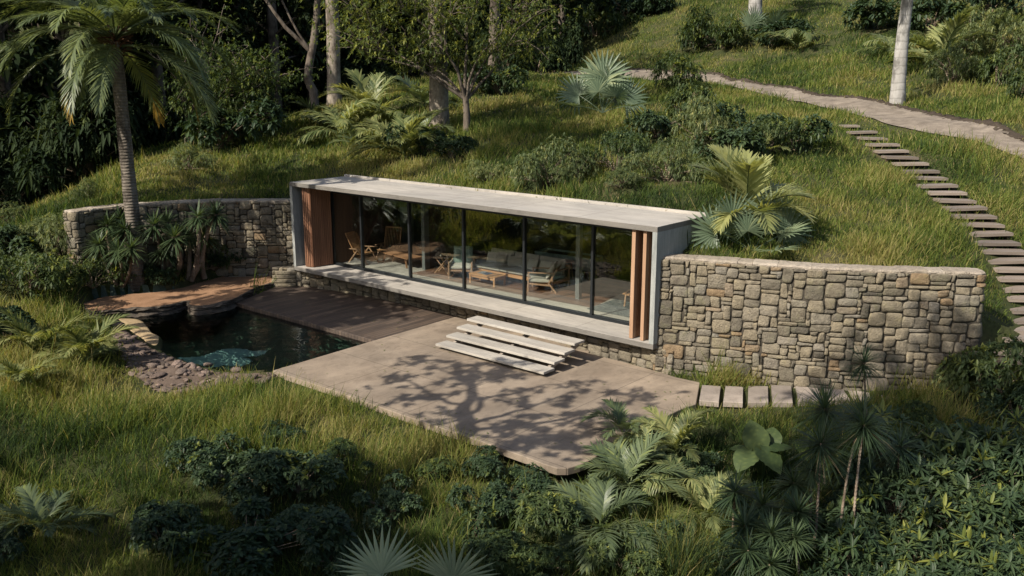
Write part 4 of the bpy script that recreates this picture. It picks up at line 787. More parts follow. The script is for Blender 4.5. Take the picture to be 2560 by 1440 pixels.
def bush_mesh(name, seed, mat, ncl, k, L, w_, h=0.85, tb=0.4, tv=0.16, open_=1.15, droop=0.35, lumps=7, bright=0.06, prof=(0.15, 0.95, 0.85)):
    r = np.random.default_rng(seed); mb = MB(); lc = np.stack([r.normal(0, 0.5, lumps), r.normal(0, 0.42, lumps), r.uniform(0.1, 0.75, lumps)*h], 1); lc[0] = (0, 0, 0.3*h); lr = r.uniform(0.22, 0.55, lumps); lr[0] = 0.5
    q = r.integers(0, lumps, ncl*4); d = unit(r.normal(size=(ncl*4, 3))+np.array([0, 0, 0.45])); P_ = lc[q]+d*lr[q][:, None]*np.array([1, 1, h*0.9])*np.where(r.random(ncl*4) < 0.16, r.uniform(1.08, 1.4, ncl*4), r.uniform(0.8, 1.08, ncl*4))[:, None]
    dd = np.sqrt((((P_[:, None]-lc[None])/np.array([1, 1, h*0.9]))**2).sum(-1))/lr[None]; ok = (dd.min(1) > 0.72) & (P_[:, 2] > 0.0); P_ = P_[ok][:ncl]; d = d[ok][:ncl]
    tbv = np.where(r.random(len(P_)) < bright, 0.97, 0); size = r.uniform(0.75, 1.2, len(P_))
    Nm = unit(d+r.normal(0, 0.25, d.shape)+np.array([0, 0, 0.35])); b = tbv > 0
    if (~b).any(): whorls(mb, P_[~b], Nm[~b], k, L, w_, r, tb, tv, open_, droop, prof)
    if b.any(): whorls(mb, P_[b]*1.03, Nm[b], k, L, w_, r, 0.95, 0.04, open_*0.8, droop*0.6, prof)
    leaf = mb.mesh(name, mat); sb = MB()
    for p in P_[r.integers(0, len(P_), 26)]:
        m_ = np.array([p[0]*0.35, p[1]*0.35, p[2]*0.55]); sb.tube([(0.04*p[0], 0.04*p[1], -0.08), m_, p*0.98], [0.022, 0.012, 0.004], 4, cap=False)
    return leaf, sb.mesh('stems', M['stem'])
BUSH = {
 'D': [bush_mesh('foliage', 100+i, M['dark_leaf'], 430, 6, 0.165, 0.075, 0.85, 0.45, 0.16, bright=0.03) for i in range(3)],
 'L': [bush_mesh('foliage', 200+i, M['pale_leaf'], 620, 8, 0.12, 0.026, 0.85, 0.55, 0.2, 1.0, 0.5, bright=0.1, prof=(0.3, 1, 0.7)) for i in range(3)],
 'M': [bush_mesh('foliage', 300+i, M['mid_leaf'], 480, 7, 0.15, 0.042, 0.8, 0.42, 0.22, 1.1, 0.35, bright=0.08) for i in range(3)],
 'W': [bush_mesh('foliage', 400+i, M['dark_leaf'], 62, 8, 0.34, 0.078, 0.75, 0.5, 0.25, 1.2, 0.25, lumps=5, bright=0.045, prof=(0.25, 0.95, 1.0, 0.6)) for i in range(4)],
 'F': [bush_mesh('foliage', 500+i, M['forest_leaf'], 520, 6, 0.17, 0.06, 0.9, 0.45, 0.22, 1.1, 0.4, bright=0.04) for i in range(2)]}
bush_n = 0; BPOS = []
def bush(px, py, wpx, kind, label, h=1.0, group=None, name='shrub', at=None, R=None):
    global bush_n
    g = ground(px, py) if at is None else np.array(at, float); R = wpx/2*g[1]/F_PX if R is None else R; lf, st = BUSH[kind][bush_n % len(BUSH[kind])]; bush_n += 1
    R *= 1.12; h = h*1.3; e = empty(name, (g[0], g[1], g[2]+0.02), rng.uniform(0, 6.28), label, 'shrub', group); BPOS.append((g[0], g[1], R))
    ax_, ay_ = rng.uniform(0.85, 1.2), rng.uniform(0.8, 1.12); obj('foliage', lf, e, (0, 0, 0.12), scale=(R*ax_, R*ay_, R*h*rng.uniform(0.9, 1.1))); obj('stems', st, e, scale=(R*0.95, R*0.95, R*h+0.1)); return e
FR = {}
def frond_set(key, **k):
    FR[key] = [frond_mesh('frond', seed=900+i, el=e, arch=a, **k) for i, (e, a) in enumerate(k.pop('shapes'))]
frond_set('fern', L=1.0, n=27, ll=0.32, w_=0.034, mat=M['fern_leaf'], droop=0.45, vee=0.1, tbase=0.7, rw=0.008, shapes=[(1.25, 1.6), (1.0, 1.5), (0.75, 1.3), (1.1, 1.9), (0.5, 1.1)])
frond_set('areca', L=1.0, n=25, ll=0.38, w_=0.036, mat=M['palm_leaf'], droop=0.28, vee=0.35, tbase=0.45, rw=0.008, shapes=[(1.2, 1.3), (0.95, 1.3), (0.7, 1.2), (1.05, 1.7), (0.45, 1.0)])
frond_set('erect', L=1.0, n=30, ll=0.4, w_=0.034, mat=M['fern_leaf'], droop=0.22, vee=0.3, tbase=0.9, rw=0.01, shapes=[(1.45, 0.9), (1.25, 1.0), (1.0, 1.3), (1.3, 1.2), (0.75, 1.5)])
frond_set('bright', L=1.0, n=27, ll=0.37, w_=0.036, mat=M['fern_leaf'], droop=0.3, vee=0.3, tbase=0.78, rw=0.01, shapes=[(1.3, 1.0), (1.05, 1.1), (0.8, 1.2), (1.15, 1.5), (0.5, 1.1)])
def clump(px, py, wpx, n, key, label, name='fern_palm', at=None, L=None, group=None, cat='palm', lean=0, flat=1.0, start=None):
    g = ground(px, py) if at is None else np.array(at, float); L = wpx/2*g[1]/F_PX*1.5 if L is None else L
    e = empty(name, (g[0], g[1], g[2]+0.14), 0, label, cat, group); a0 = rng.uniform(0, 6.28) if start is None else start
    for k in range(n):
        m_ = FR[key][k % len(FR[key])]; s = L*rng.uniform(0.8, 1.15)
        obj('frond', m_, e, (rng.normal(0, 0.02), rng.normal(0, 0.02), 0), (rng.normal(0, 0.06), rng.normal(0, 0.06), a0+k*2.39996+rng.normal(0, 0.15)), (s, s, s*flat))
    return e
FAN = [fan_mesh('fan_leaf', 1.0, 24, 4.4, 1.1, e, M['fan_leaf'], 30+i, tb=t) for i, (e, t) in enumerate([(1.35, 0.5), (1.1, 0.4), (0.8, 0.55), (0.5, 0.5), (1.25, 0.8)])]
def fanplant(px, py, Rm, leaves, label, name='fan_palm', at=None, group=None):
    g = ground(px, py) if at is None else np.array(at, float); e = empty(name, (g[0], g[1], g[2]-0.03), 0, label, 'palm', group)
    for (v_, az, s, tilt, *ro) in leaves: obj('fan_leaf', FAN[v_], e, None, (tilt, ro[0] if ro else 0, az), (Rm*s,)*3)
    return e
def heads_plant(name, base, heads, label, cat='spiky plant', L=0.34, nleaf=110, w_=0.02, r0=0.035, group=None, full=1.0, bend=0.5, dead=0.06, tb=0.45):
    base = np.array(base, float); e = empty(name, base, 0, label, cat, group); r = np.random.default_rng(int(abs(base[0]*1000)) % 9999)
    for hp in heads:
        h = np.array(hp[:3])-base; b0 = np.array([h[0]*0.15+r.normal(0, 0.06), h[1]*0.15, -0.1]); md = (b0+h)/2+np.array([h[0]*bend*0.4, 0, -abs(h[2])*0.08])+np.array([np.sign(h[0] if abs(h[0]) > 0.05 else 1)*0.1*bend, 0, 0])
        t = np.linspace(0, 1, 10)[:, None]; P_ = (1-t)**2*b0+2*t*(1-t)*md+t*t*h; mb = MB(); mb.tube(P_, np.linspace(r0*1.25, r0*0.75, 10), 7, jit=0.12, tint=r.random()); obj('stem', mb.mesh('stem', M['stem'], True), e)
        ax = unit(P_[-1]-P_[-2])*0.5+np.array([0, 0, 0.7]); mb = MB(); l_ = hp[3] if len(hp) > 3 else L; rosette(mb, h, ax, nleaf, l_, w_, r, tb, full, dead=dead); obj('leaf_head', mb.mesh('leaf_head', M['spike_leaf']), e)
    return e
# branching trees
def grow(mb, p, d, r, L, depth, tips, rg, spread=0.6, upb=0.15, k=None, seg=5, shrink=0.68, wig=0.12):
    pts = [p]; rad = [r]; q = p.copy(); dd = d.copy()
    for i in range(seg): dd = unit(dd+rg.normal(0, wig, 3)+np.array([0, 0, upb*0.3])); q = q+dd*L/seg; pts.append(q.copy()); rad.append(r*(1-0.4*(i+1)/seg))
    mb.tube(pts, rad, 7 if r > 0.04 else 4, cap=False, tint=0.5)
    if depth == 0: tips.append((q, dd)); return
    if depth <= 1:
        for i in (2, 3, 4): tips.append((pts[i], unit(dd+rg.normal(0, 0.6, 3))))
    kk = k or rg.integers(2, 4)
    for j in range(kk):
        ax = unit(np.cross(dd, rg.normal(size=3))); nd = unit(dd*math.cos(spread*rg.uniform(0.6, 1.3))+ax*math.sin(spread*rg.uniform(0.6, 1.3))+np.array([0, 0, upb])); grow(mb, q, nd, r*0.62, L*shrink*rg.uniform(0.8, 1.2), depth-1, tips, rg, spread, upb, None, seg, shrink, wig)
def leafball(mb, tips, rg, per, rad, L, w_, k=5, tb=0.4, tv=0.2, droop=0.35, bright=0.0, prof=(0.2, 1, 0.8)):
    T = np.array([t[0] for t in tips]); D = np.array([t[1] for t in tips]); P_ = np.repeat(T, per, 0)+rg.normal(0, rad, (len(T)*per, 3))*np.array([1, 1, 0.7]); Nm = unit(np.repeat(D, per, 0)+rg.normal(0, 0.7, P_.shape)+np.array([0, 0, 0.5]))
    b = rg.random(len(P_)) < bright
    whorls(mb, P_[~b], Nm[~b], k, L, w_, rg, tb, tv, 1.1, droop, prof, 0.1)
    if b.any(): whorls(mb, P_[b], Nm[b], k, L, w_, rg, 0.92, 0.05, 1.0, droop, prof, 0.1)
# ------------------------------------------------------------------ trees
# tall feather palm beside the pond
def palm_tree(base, pts, r0, r1, crown, label, name='palm_tree', bark='palm_bark', fr_keys=None, crown_fibre=True, swell=1.3):
    base = np.array(base, float); e = empty(name, base, 0, label, 'palm tree')
    P_ = resample(np.array(pts, float), 0.25)-base; n = len(P_); rad = np.linspace(r0, r1, n); z = P_[:, 2]-P_[0, 2]; rad = rad*(1+(swell-1)*np.exp(-z/0.7))*(1+0.025*np.sin(z*21)*(crown_fibre))
    mb = MB(); mb.tube(P_, rad, 20, jit=0.012); obj('trunk', mb.mesh('trunk', M[bark], True), e); top = P_[-1]
    if crown_fibre:
        mb = MB()
        for k in range(70):
            a = rng.uniform(0, 6.28); q = rng.uniform(-0.5, 0.35); d = np.array([math.cos(a), math.sin(a), rng.uniform(-0.1, 0.9)]); p = top+np.array([0, 0, q]); mb.tube([p, p+d*0.3, p+d*0.55+np.array([0, 0, rng.uniform(-0.1, 0.05)])], [0.035, 0.02, 0.006], 4, cap=False)
        obj('leaf_bases', mb.mesh('leaf_bases', M['fibre']), e)
    for (m_, az, s, lift) in crown: obj('frond', m_, e, top+np.array([0, 0, lift]), (rng.normal(0, 0.04), rng.normal(0, 0.08), az), (s,)*3)
    return e
PF = {k: frond_mesh('frond', 4.05, 54, 0.84, el, ar, 0.055, M['palm_leaf'], droop=dr*0.7, vee=0.2, tbase=tb, tvar=0.1, tip_t=tt, seed=700+int(el*100), start=0.16, rw=0.035, twist=tw)
      for k, (el, ar, dr, tb, tt, tw) in {'up': (1.2, 1.35, 0.25, 0.65, None, 0.05), 'mid': (0.8, 1.5, 0.3, 0.62, None, -0.06), 'low': (0.4, 1.6, 0.35, 0.58, None, 0.05), 'hang': (0.05, 1.5, 0.3, 0.55, None, -0.04), 'old': (-0.25, 1.35, 0.4, 0.7, 0.8, 0.05), 'hor': (0.6, 1.1, 0.4, 0.5, None, 0.03)}.items()}
b0 = gp(340, 714, 0.3); yb = b0[1]
top = gd(288, 104, yb-0.1)
crown = []
for k in range(50):
    ty = ['up', 'mid', 'hor', 'low', 'mid', 'hang', 'low', 'hang', 'low', 'mid', 'hor', 'old'][k % 12] if k > 5 else 'up'
    crown.append((PF[ty], k*2.39996+0.3, rng.uniform(0.85, 1.05)*(1.0 if ty != 'old' else 0.85), -0.12 if ty in ('old', 'hang') else 0.08))
palm_tree(b0-[0, 0, 0.15], [b0-[0, 0, 0.15], b0+[0, 0, 0.3], gd(337, 600, yb), gd(325, 480, yb), gd(311, 340, yb), gd(299, 220, yb), top], 0.24, 0.19, crown, 'tall leaning feather palm with a huge drooping crown at the left of the pond')
# neighbouring palm just outside the left edge, its fronds reach into the top corner
b1 = np.array([-19.5, 27.5, float(terrain(-19.5, 27.5))-0.1]); palm_tree(b1, [b1, b1+[0.3, 0, 5], b1+[0.5, 0.1, 9.6]], 0.24, 0.18, [(PF[['up', 'mid', 'hor', 'low', 'hang'][k % 5]], k*2.39996, rng.uniform(0.9, 1.1), 0) for k in range(20)], 'second feather palm whose frond tips enter at the upper left corner')
# royal palms on the slope, crowns above the picture
RF = [frond_mesh('frond', 3.4, 60, 0.75, el, ar, 0.05, M['fern_leaf'], droop=0.45, vee=0.2, tbase=0.8, tvar=0.12, seed=750+i, start=0.12, rw=0.035) for i, (el, ar) in enumerate([(1.2, 1.8), (0.8, 1.9), (0.4, 1.9), (0.1, 1.6)])]
g2 = ground(2243, 262); t2 = gd(2276, -60, g2[1]); palm_tree(g2-[0, 0, 0.1], [g2-[0, 0, 0.1], gd(2247, 200, g2[1]), gd(2256, 100, g2[1]), gd(2266, 20, g2[1]), t2], 0.31, 0.22, [(RF[k % 4], k*2.39996+0.4, 0.62, 0) for k in range(13)], 'smooth grey ringed palm trunk rising beside the path, near the right edge', bark='royal_bark', crown_fibre=False, swell=1.15)
g3 = ground(1885, 75); palm_tree(g3-[0, 0, 0.3], [g3-[0, 0, 0.3], gd(1890, -20, g3[1]), gd(1893, -150, g3[1])], 0.52, 0.42, [(RF[k % 4], k*2.39996, 1.4, 0) for k in range(12)], 'pale palm trunk base at the top of the slope behind a small fern palm', bark='royal_bark', crown_fibre=False, swell=1.1)

def broad_tree(name, base, label, trunk_pts, r0, r1, limbs, leaf, seed, bark='pale_bark', cat='tree', per=6, rad=0.35, L=0.16, w_=0.05, depth=3, spread=0.55, flare=1.5, limbL=2.0, tb=0.45, bright=0.05, droop=0.35, upb=0.15, k=5, lr=0.5, shrink=0.68, fill=()):
    rg = np.random.default_rng(seed); base = np.array(base, float); e = empty(name, base, 0, label, cat); P_ = resample(np.array(trunk_pts, float), 0.3)-base; n = len(P_); z = P_[:, 2]-P_[0, 2]; R = np.linspace(r0, r1, n)*(1+(flare-1)*np.exp(-z/0.5))
    mb = MB(); mb.tube(P_, R, 16, jit=0.03); obj('trunk', mb.mesh('trunk', M[bark], True), e)
    mb = MB(); tips = []
    for (f, d, l_, r_) in limbs:
        p = P_[int(f*(n-1))]; grow(mb, p.copy(), unit(np.array(d, float)), r_, l_, depth, tips, rg, spread, upb, None, 5, shrink)
    if len(fill):
        T0 = np.array([q[0] for q in tips])
        for q in fill:
            q = np.array(q)-base; j = np.argmin(((T0-q)**2).sum(1)); a = T0[j]; mb.tube([a, (a+q)/2+[0, 0, 0.1], q], [0.02, 0.014, 0.006], 4, cap=False); tips.append((q, unit(q-a))); tips.append(((a+q)/2, unit(q-a)))
    obj('branches', mb.mesh('branches', M[bark], True), e)
    mb = MB(); leafball(mb, tips, rg, per, rad, L, w_, k, tb, 0.2, droop, bright); obj('crown', mb.mesh('crown', M[leaf]), e); return e, tips
# central multi-stemmed tree
gc = ground(1166, 332); y0 = gc[1]; rr_ = np.random.default_rng(8)
limbs = []
for (px, py, dy, r_) in ((960, 120, -1.0, 0.07), (1050, 60, 0.5, 0.07), (1120, 20, -0.8, 0.08), (1180, -20, 0.8, 0.08), (1230, 60, -0.8, 0.075), (1310, 60, 0.6, 0.07), (1200, 130, 1.0, 0.06), (1090, 130, 1.2, 0.06), (1010, 90, 1.5, 0.06), (1270, 0, 1.5, 0.07)):
    q = gd(px, py, y0+dy); f = gd(1163, 235, y0); limbs.append((0.98, q-f, np.linalg.norm(q-f)*0.62, r_))
broad_tree('leafy_tree', gc-[0, 0, 0.2], 'many-stemmed leafy tree with a wide green crown in front of the thickest trunk', [gc-[0, 0, 0.2], gd(1167, 290, y0), gd(1163, 232, y0)], 0.13, 0.12, limbs, 'mid_leaf', 11, 'dark_bark', per=9, rad=0.42, L=0.17, w_=0.05, depth=2, spread=0.5, tb=0.72, bright=0.22, upb=0.0, shrink=0.6, k=6, fill=[gd(rr_.uniform(800, 1400), rr_.uniform(-90, 60+130*rr_.random()), y0+rr_.normal(0, 1.1)) for _ in range(150)])
# thick pale trunks whose crowns are above the picture
def tall(px, py, pts, r0, label, seed, bark='pale_bark', crown_r=4.0, lvl=3, y=None, leaf='mid_leaf', r1=None, per=14):
    g = ground(px, py) if y is None else gd(px, py, y); P_ = [g-[0, 0, 0.3]]+[gd(a, b_, g[1]) for a, b_ in pts]; rg = np.random.default_rng(seed)
    limbs = [(0.99-0.08*j, (math.cos(j*2.4+seed), math.sin(j*2.4+seed), 0.7), crown_r*0.55, r0*0.4) for j in range(6)]
    return broad_tree('tall_tree', g-[0, 0, 0.3], label, P_, r0, r1 or r0*0.8, limbs, leaf, seed, bark, per=per, rad=0.6, L=0.26, w_=0.09, depth=2, spread=0.6, flare=1.35, tb=0.5, bright=0.05, shrink=0.75)
tall(1097, 322, [(1097, 200), (1093, 60), (1090, -60), (1086, -240)], 0.42, 'thickest pale mottled trunk in the middle of the slope, behind the many-stemmed tree', 21)
tall(836, 264, [(834, 180), (832, 60), (826, -60), (820, -260)], 0.36, 'straight pale mottled trunk standing at the edge of the dark wood', 22)
tall(1234, 180, [(1236, 60), (1240, -60), (1242, -200)], 0.36, 'grey trunk far back beside the end of the path, half behind the leafy crown', 23, 'dark_bark', y=60)
# thin forked trunk in the dark wood
g4 = gd(782, 262, 50.0); f4 = gd(770, 190, 50); broad_tree('forked_tree', g4-[0, 0, 0.5], 'thin leaning forked tree in front of the dark wood, left of the straight pale trunk', [g4-[0, 0, 0.5], gd(784, 230, 50), f4, gd(790, 60, 50.5), gd(800, -120, 50.5)], 0.24, 0.16, [(0.4, gd(620, 60, 49)-f4, 4.6, 0.13), (0.42, gd(700, 70, 49.5)-f4, 3.0, 0.08), (0.98, (0.2, 0, 1), 2.5, 0.1), (0.8, (0.8, 0, 0.8), 2.5, 0.1)], 'forest_leaf', 31, 'dark_bark', per=9, rad=0.5, L=0.2, w_=0.07, depth=2)
# bushy tree right of the palm
gb = gd(472, 352, 40.5); gb[2] = float(terrain(gb[0], gb[1])); yb2 = 40.5; limbs = []
for (px, py, dy, r_) in ((480, 200, 0, 0.07), (520, 150, 0.6, 0.07), (560, 120, -0.5, 0.08), (620, 130, 0.5, 0.07), (600, 200, 1.0, 0.07), (650, 190, 0, 0.06), (560, 230, -1, 0.06), (500, 110, 1, 0.06), (640, 250, 0.3, 0.06)):
    f = gd(475, 330, yb2); q = gd(px, py, yb2+dy); limbs.append((0.9, q-f, np.linalg.norm(q-f)*0.62, r_))
broad_tree('bushy_tree', gb-[0, 0, 0.2], 'rounded bushy tree between the feather palm and the dark wood', [gb-[0, 0, 0.2], gd(472, 340, yb2), gd(476, 322, yb2)], 0.16, 0.15, limbs, 'mid_leaf', 41, 'dark_bark', per=10, rad=0.42, L=0.16, w_=0.05, depth=2, tb=0.6, bright=0.14, upb=0.05, shrink=0.6, k=6, fill=[gd(565+130*rr_.normal()*0.55, 215+85*rr_.normal()*0.6, yb2+rr_.normal(0, 1.0)) for _ in range(90)])
# dark wood behind: shared variants
def forest_variant(seed, H, R, nl=1500, zmin=0.12, lsz=0.42):
    rg = np.random.default_rng(seed); tb_ = MB(); P_ = np.array([[0, 0, -1.0], [0.1, 0, H*0.3], [rg.normal(0, 0.3), rg.normal(0, 0.3), H*0.62], [rg.normal(0, 0.5), rg.normal(0, 0.5), H*0.85]]); P_ = resample(P_, 0.8); tb_.tube(P_, np.linspace(0.34, 0.13, len(P_)), 9, jit=0.05, cap=False)
    br = MB(); lf = MB(); C_ = []
    for k in range(30):
        z = rg.uniform(zmin, 1.0)**0.8*H; a = rg.uniform(0, 6.28); rr = R*rg.uniform(0.35, 1.0)*(1-0.55*max(0, z/H-0.55)/0.45); c = np.array([rr*math.cos(a), rr*math.sin(a), z]); t0 = np.array([0, 0, min(z*0.8, H*0.8)]); br.tube([t0, (t0+c)/2+[0, 0, 0.2], c], [0.09, 0.06, 0.02], 4, cap=False); C_.append(c)
    C_ = np.array(C_); q = rg.integers(0, len(C_), nl); d = rg.normal(size=(nl, 3)); P2 = C_[q]+unit(d)*(rg.random(nl)**0.4)[:, None]*np.array([1.5, 1.5, 1.0])*rg.uniform(0.6, 1.25, (len(C_), 1))[q]
    whorls(lf, P2, unit(d+[0, 0, 0.6]), 5, lsz, lsz*0.4, rg, 0.45, 0.25, 1.1, 0.35, (0.2, 1, 0.8), 0)
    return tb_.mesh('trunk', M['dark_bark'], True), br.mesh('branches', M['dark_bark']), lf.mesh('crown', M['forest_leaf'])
FV = [forest_variant(601, 17, 4.6, 2600), forest_variant(602, 21, 5.2, 3000), forest_variant(603, 13, 4.2, 2200), forest_variant(604, 14, 3.6, 900, 0.62, 0.34), forest_variant(605, 25, 4.6, 800, 0.78, 0.36)]
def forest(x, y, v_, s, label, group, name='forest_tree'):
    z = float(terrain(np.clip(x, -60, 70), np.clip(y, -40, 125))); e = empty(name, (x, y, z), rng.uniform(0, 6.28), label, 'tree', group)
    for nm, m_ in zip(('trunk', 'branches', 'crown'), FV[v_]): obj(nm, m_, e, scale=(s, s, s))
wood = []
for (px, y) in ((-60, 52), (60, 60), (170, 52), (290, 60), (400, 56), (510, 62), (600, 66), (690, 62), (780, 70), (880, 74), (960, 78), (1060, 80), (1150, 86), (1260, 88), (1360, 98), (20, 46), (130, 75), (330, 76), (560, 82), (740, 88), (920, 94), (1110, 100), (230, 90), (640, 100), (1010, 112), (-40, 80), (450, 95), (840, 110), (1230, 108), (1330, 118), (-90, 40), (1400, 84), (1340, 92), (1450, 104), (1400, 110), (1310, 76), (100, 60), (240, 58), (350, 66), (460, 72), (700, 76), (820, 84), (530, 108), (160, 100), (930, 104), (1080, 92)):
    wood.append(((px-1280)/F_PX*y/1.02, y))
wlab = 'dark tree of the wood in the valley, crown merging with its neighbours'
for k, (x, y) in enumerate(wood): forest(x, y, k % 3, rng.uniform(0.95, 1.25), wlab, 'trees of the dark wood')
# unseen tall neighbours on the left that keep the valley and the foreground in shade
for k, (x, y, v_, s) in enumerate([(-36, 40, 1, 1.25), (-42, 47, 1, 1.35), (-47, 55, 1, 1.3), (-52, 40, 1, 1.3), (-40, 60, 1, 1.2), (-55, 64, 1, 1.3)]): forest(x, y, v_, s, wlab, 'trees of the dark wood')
#PART6
for k, (x, y, v_, s) in enumerate([(-17.6, 18.6, 3, 1.0), (-16.5, 21.5, 4, 1.0), (-9.0, 3.5, 4, 0.9)]): forest(x, y, v_, s, 'high-crowned tree outside the left of the view', 'trees behind the viewpoint', 'shade_tree')
# tree outside the picture whose shadow falls across the patio
def shadow_tree():
    rg = np.random.default_rng(77); up_ = lambda px, py, t: gp(px, py, 0.0)+sdir*t*0.76
    base = np.array([-11.5, 6.5, float(terrain(-11.5, 6.5))]); e = empty('shade_tree', base, 0, 'tree outside the view whose branching shadow falls across the patio', 'tree')
    br = {'t': [(1167, 1085, 15), (1166, 1045, 16.5), (1162, 1016, 17.5), (1179, 994, 18.5), (1182, 967, 19.5), (1175, 937, 20.5), (1190, 915, 21)], 'loop': [(1172, 1037, 16.8), (1197, 1022, 17.4), (1199, 1001, 18), (1180, 988, 18.8)],
      'a': [(1160, 1016, 17.5), (1111, 1001, 18), (1077, 982, 18.6), (1040, 962, 19.2), (1002, 949, 19.6), (945, 939, 20)], 'a2': [(1111, 1001, 18), (1060, 996, 18.6), (1000, 990, 19)], 'c': [(1160, 1040, 16.6), (1119, 1037, 17.4), (1065, 1028, 18)], 'c2': [(1160, 1046, 16.5), (1110, 1058, 17), (1070, 1044, 17.5)],
      'd': [(1175, 941, 20.4), (1130, 934, 20.6), (1092, 922, 20.8), (1077, 907, 21), (1032, 904, 21.2)], 'e': [(1190, 997, 18.4), (1242, 990, 19), (1295, 981, 19.4), (1362, 964, 20), (1430, 958, 20.2), (1490, 954, 20.5)],
      'f': [(1172, 1061, 16), (1231, 1044, 17), (1332, 1016, 18.5), (1400, 990, 19.5), (1460, 972, 20.2)], 'g': [(1175, 1075, 15.6), (1362, 1057, 17.5), (1494, 1024, 19), (1560, 1005, 19.5), (1640, 994, 20)],
      'h': [(1230, 1078, 16), (1350, 1095, 17.5), (1450, 1090, 18.5), (1540, 1060, 19.5)], 'i': [(1300, 1090, 17), (1380, 1125, 18), (1450, 1120, 18.6)], 'j': [(1182, 967, 19.5), (1230, 940, 20), (1290, 930, 20.3), (1330, 940, 20.6)], 'k': [(1182, 960, 19.6), (1140, 950, 20), (1100, 945, 20.2)], 'm': [(1240, 990, 19), (1290, 1000, 19.2), (1330, 990, 19.6)]}
    mb = MB(); P0 = up_(1167, 1085, 15); mb.tube(np.array([base-[0, 0, 0.4], base*0.6+P0*0.4+[-0.6, -0.5, 0.3], P0*0.97+base*0.03, P0])-base, [0.34, 0.26, 0.19, 0.18], 14, cap=False)
    obj('trunk', mb.mesh('trunk', M['dark_bark'], True), e); mb = MB(); C_ = []
    dens = {'t': (0, 0), 'loop': (0, 0), 'a': (4.0, 0.17), 'a2': (6, 0.16), 'c': (4, 0.14), 'c2': (4, 0.16), 'd': (9, 0.22), 'e': (7, 0.2), 'f': (7, 0.26), 'g': (11, 0.4), 'h': (13, 0.45), 'i': (12, 0.42), 'j': (9, 0.3), 'k': (9, 0.25), 'm': (6, 0.2)}
    for k, q in br.items():
        P_ = resample(np.array([up_(*p) for p in q]), 0.2); P_[1:-1] += rg.normal(0, 0.02, (len(P_)-2, 3)); r0 = {'t': 0.17, 'loop': 0.06, 'f': 0.08, 'g': 0.08, 'a': 0.055, 'e': 0.045}.get(k, 0.035)
        mb.tube(P_-base, np.linspace(r0, 0.05 if k == 't' else (r0*0.9 if k == 'loop' else 0.014), len(P_)), 7, cap=False); n, sp = dens[k]; Ls = len(P_)*0.2; m_ = int(n*Ls)
        if m_:
            u_ = (rg.random(m_)**0.5)*(len(P_)-1)*0.95+0.05*(len(P_)-1); c = P_[np.clip(u_.astype(int), 0, len(P_)-1)]; off = rg.normal(0, sp, (m_, 3)); off -= (off@sdir)[:, None]*sdir*0.5; tips = c+off; C_.append(tips)
            for a, b_ in zip(c, tips): mb.tube([a-base, (a+b_)/2-base+[0, 0, 0.05], b_-base], [0.012, 0.009, 0.005], 4, cap=False)
    obj('branches', mb.mesh('branches', M['dark_bark'], True), e); C_ = np.concatenate(C_); extra = np.array([up_(rg.uniform(1130, 1290), rg.uniform(905, 950), rg.uniform(19.5, 21)) for _ in range(75)]+[up_(rg.uniform(1240, 1600), rg.uniform(1035, 1125), rg.uniform(17, 20)) for _ in range(60)])
    C_ = np.concatenate([C_, extra])-base
    for c in extra[::3]: pass
    mb = MB(); whorls(mb, C_, unit(rg.normal(0, 0.35, C_.shape)+[0, 0, 1]), 7, 0.21, 0.085, rg, 0.4, 0.2, 1.35, 0.25, (0.25, 1, 0.85), 0); obj('crown', mb.mesh('crown', M['mid_leaf']), e)
shadow_tree()
for k, (x, y, v_, s) in enumerate([(-16, 3.2, 0, 0.88), (-12, 1.5, 0, 0.9), (-9, -1.0, 0, 1.0), (-21, 6, 2, 0.95), (-5, -6, 1, 0.95), (-25, 9, 2, 0.95)]): forest(x, y, v_, s, 'tree standing beside the viewpoint that shades the foreground', 'trees behind the viewpoint', 'shade_tree')

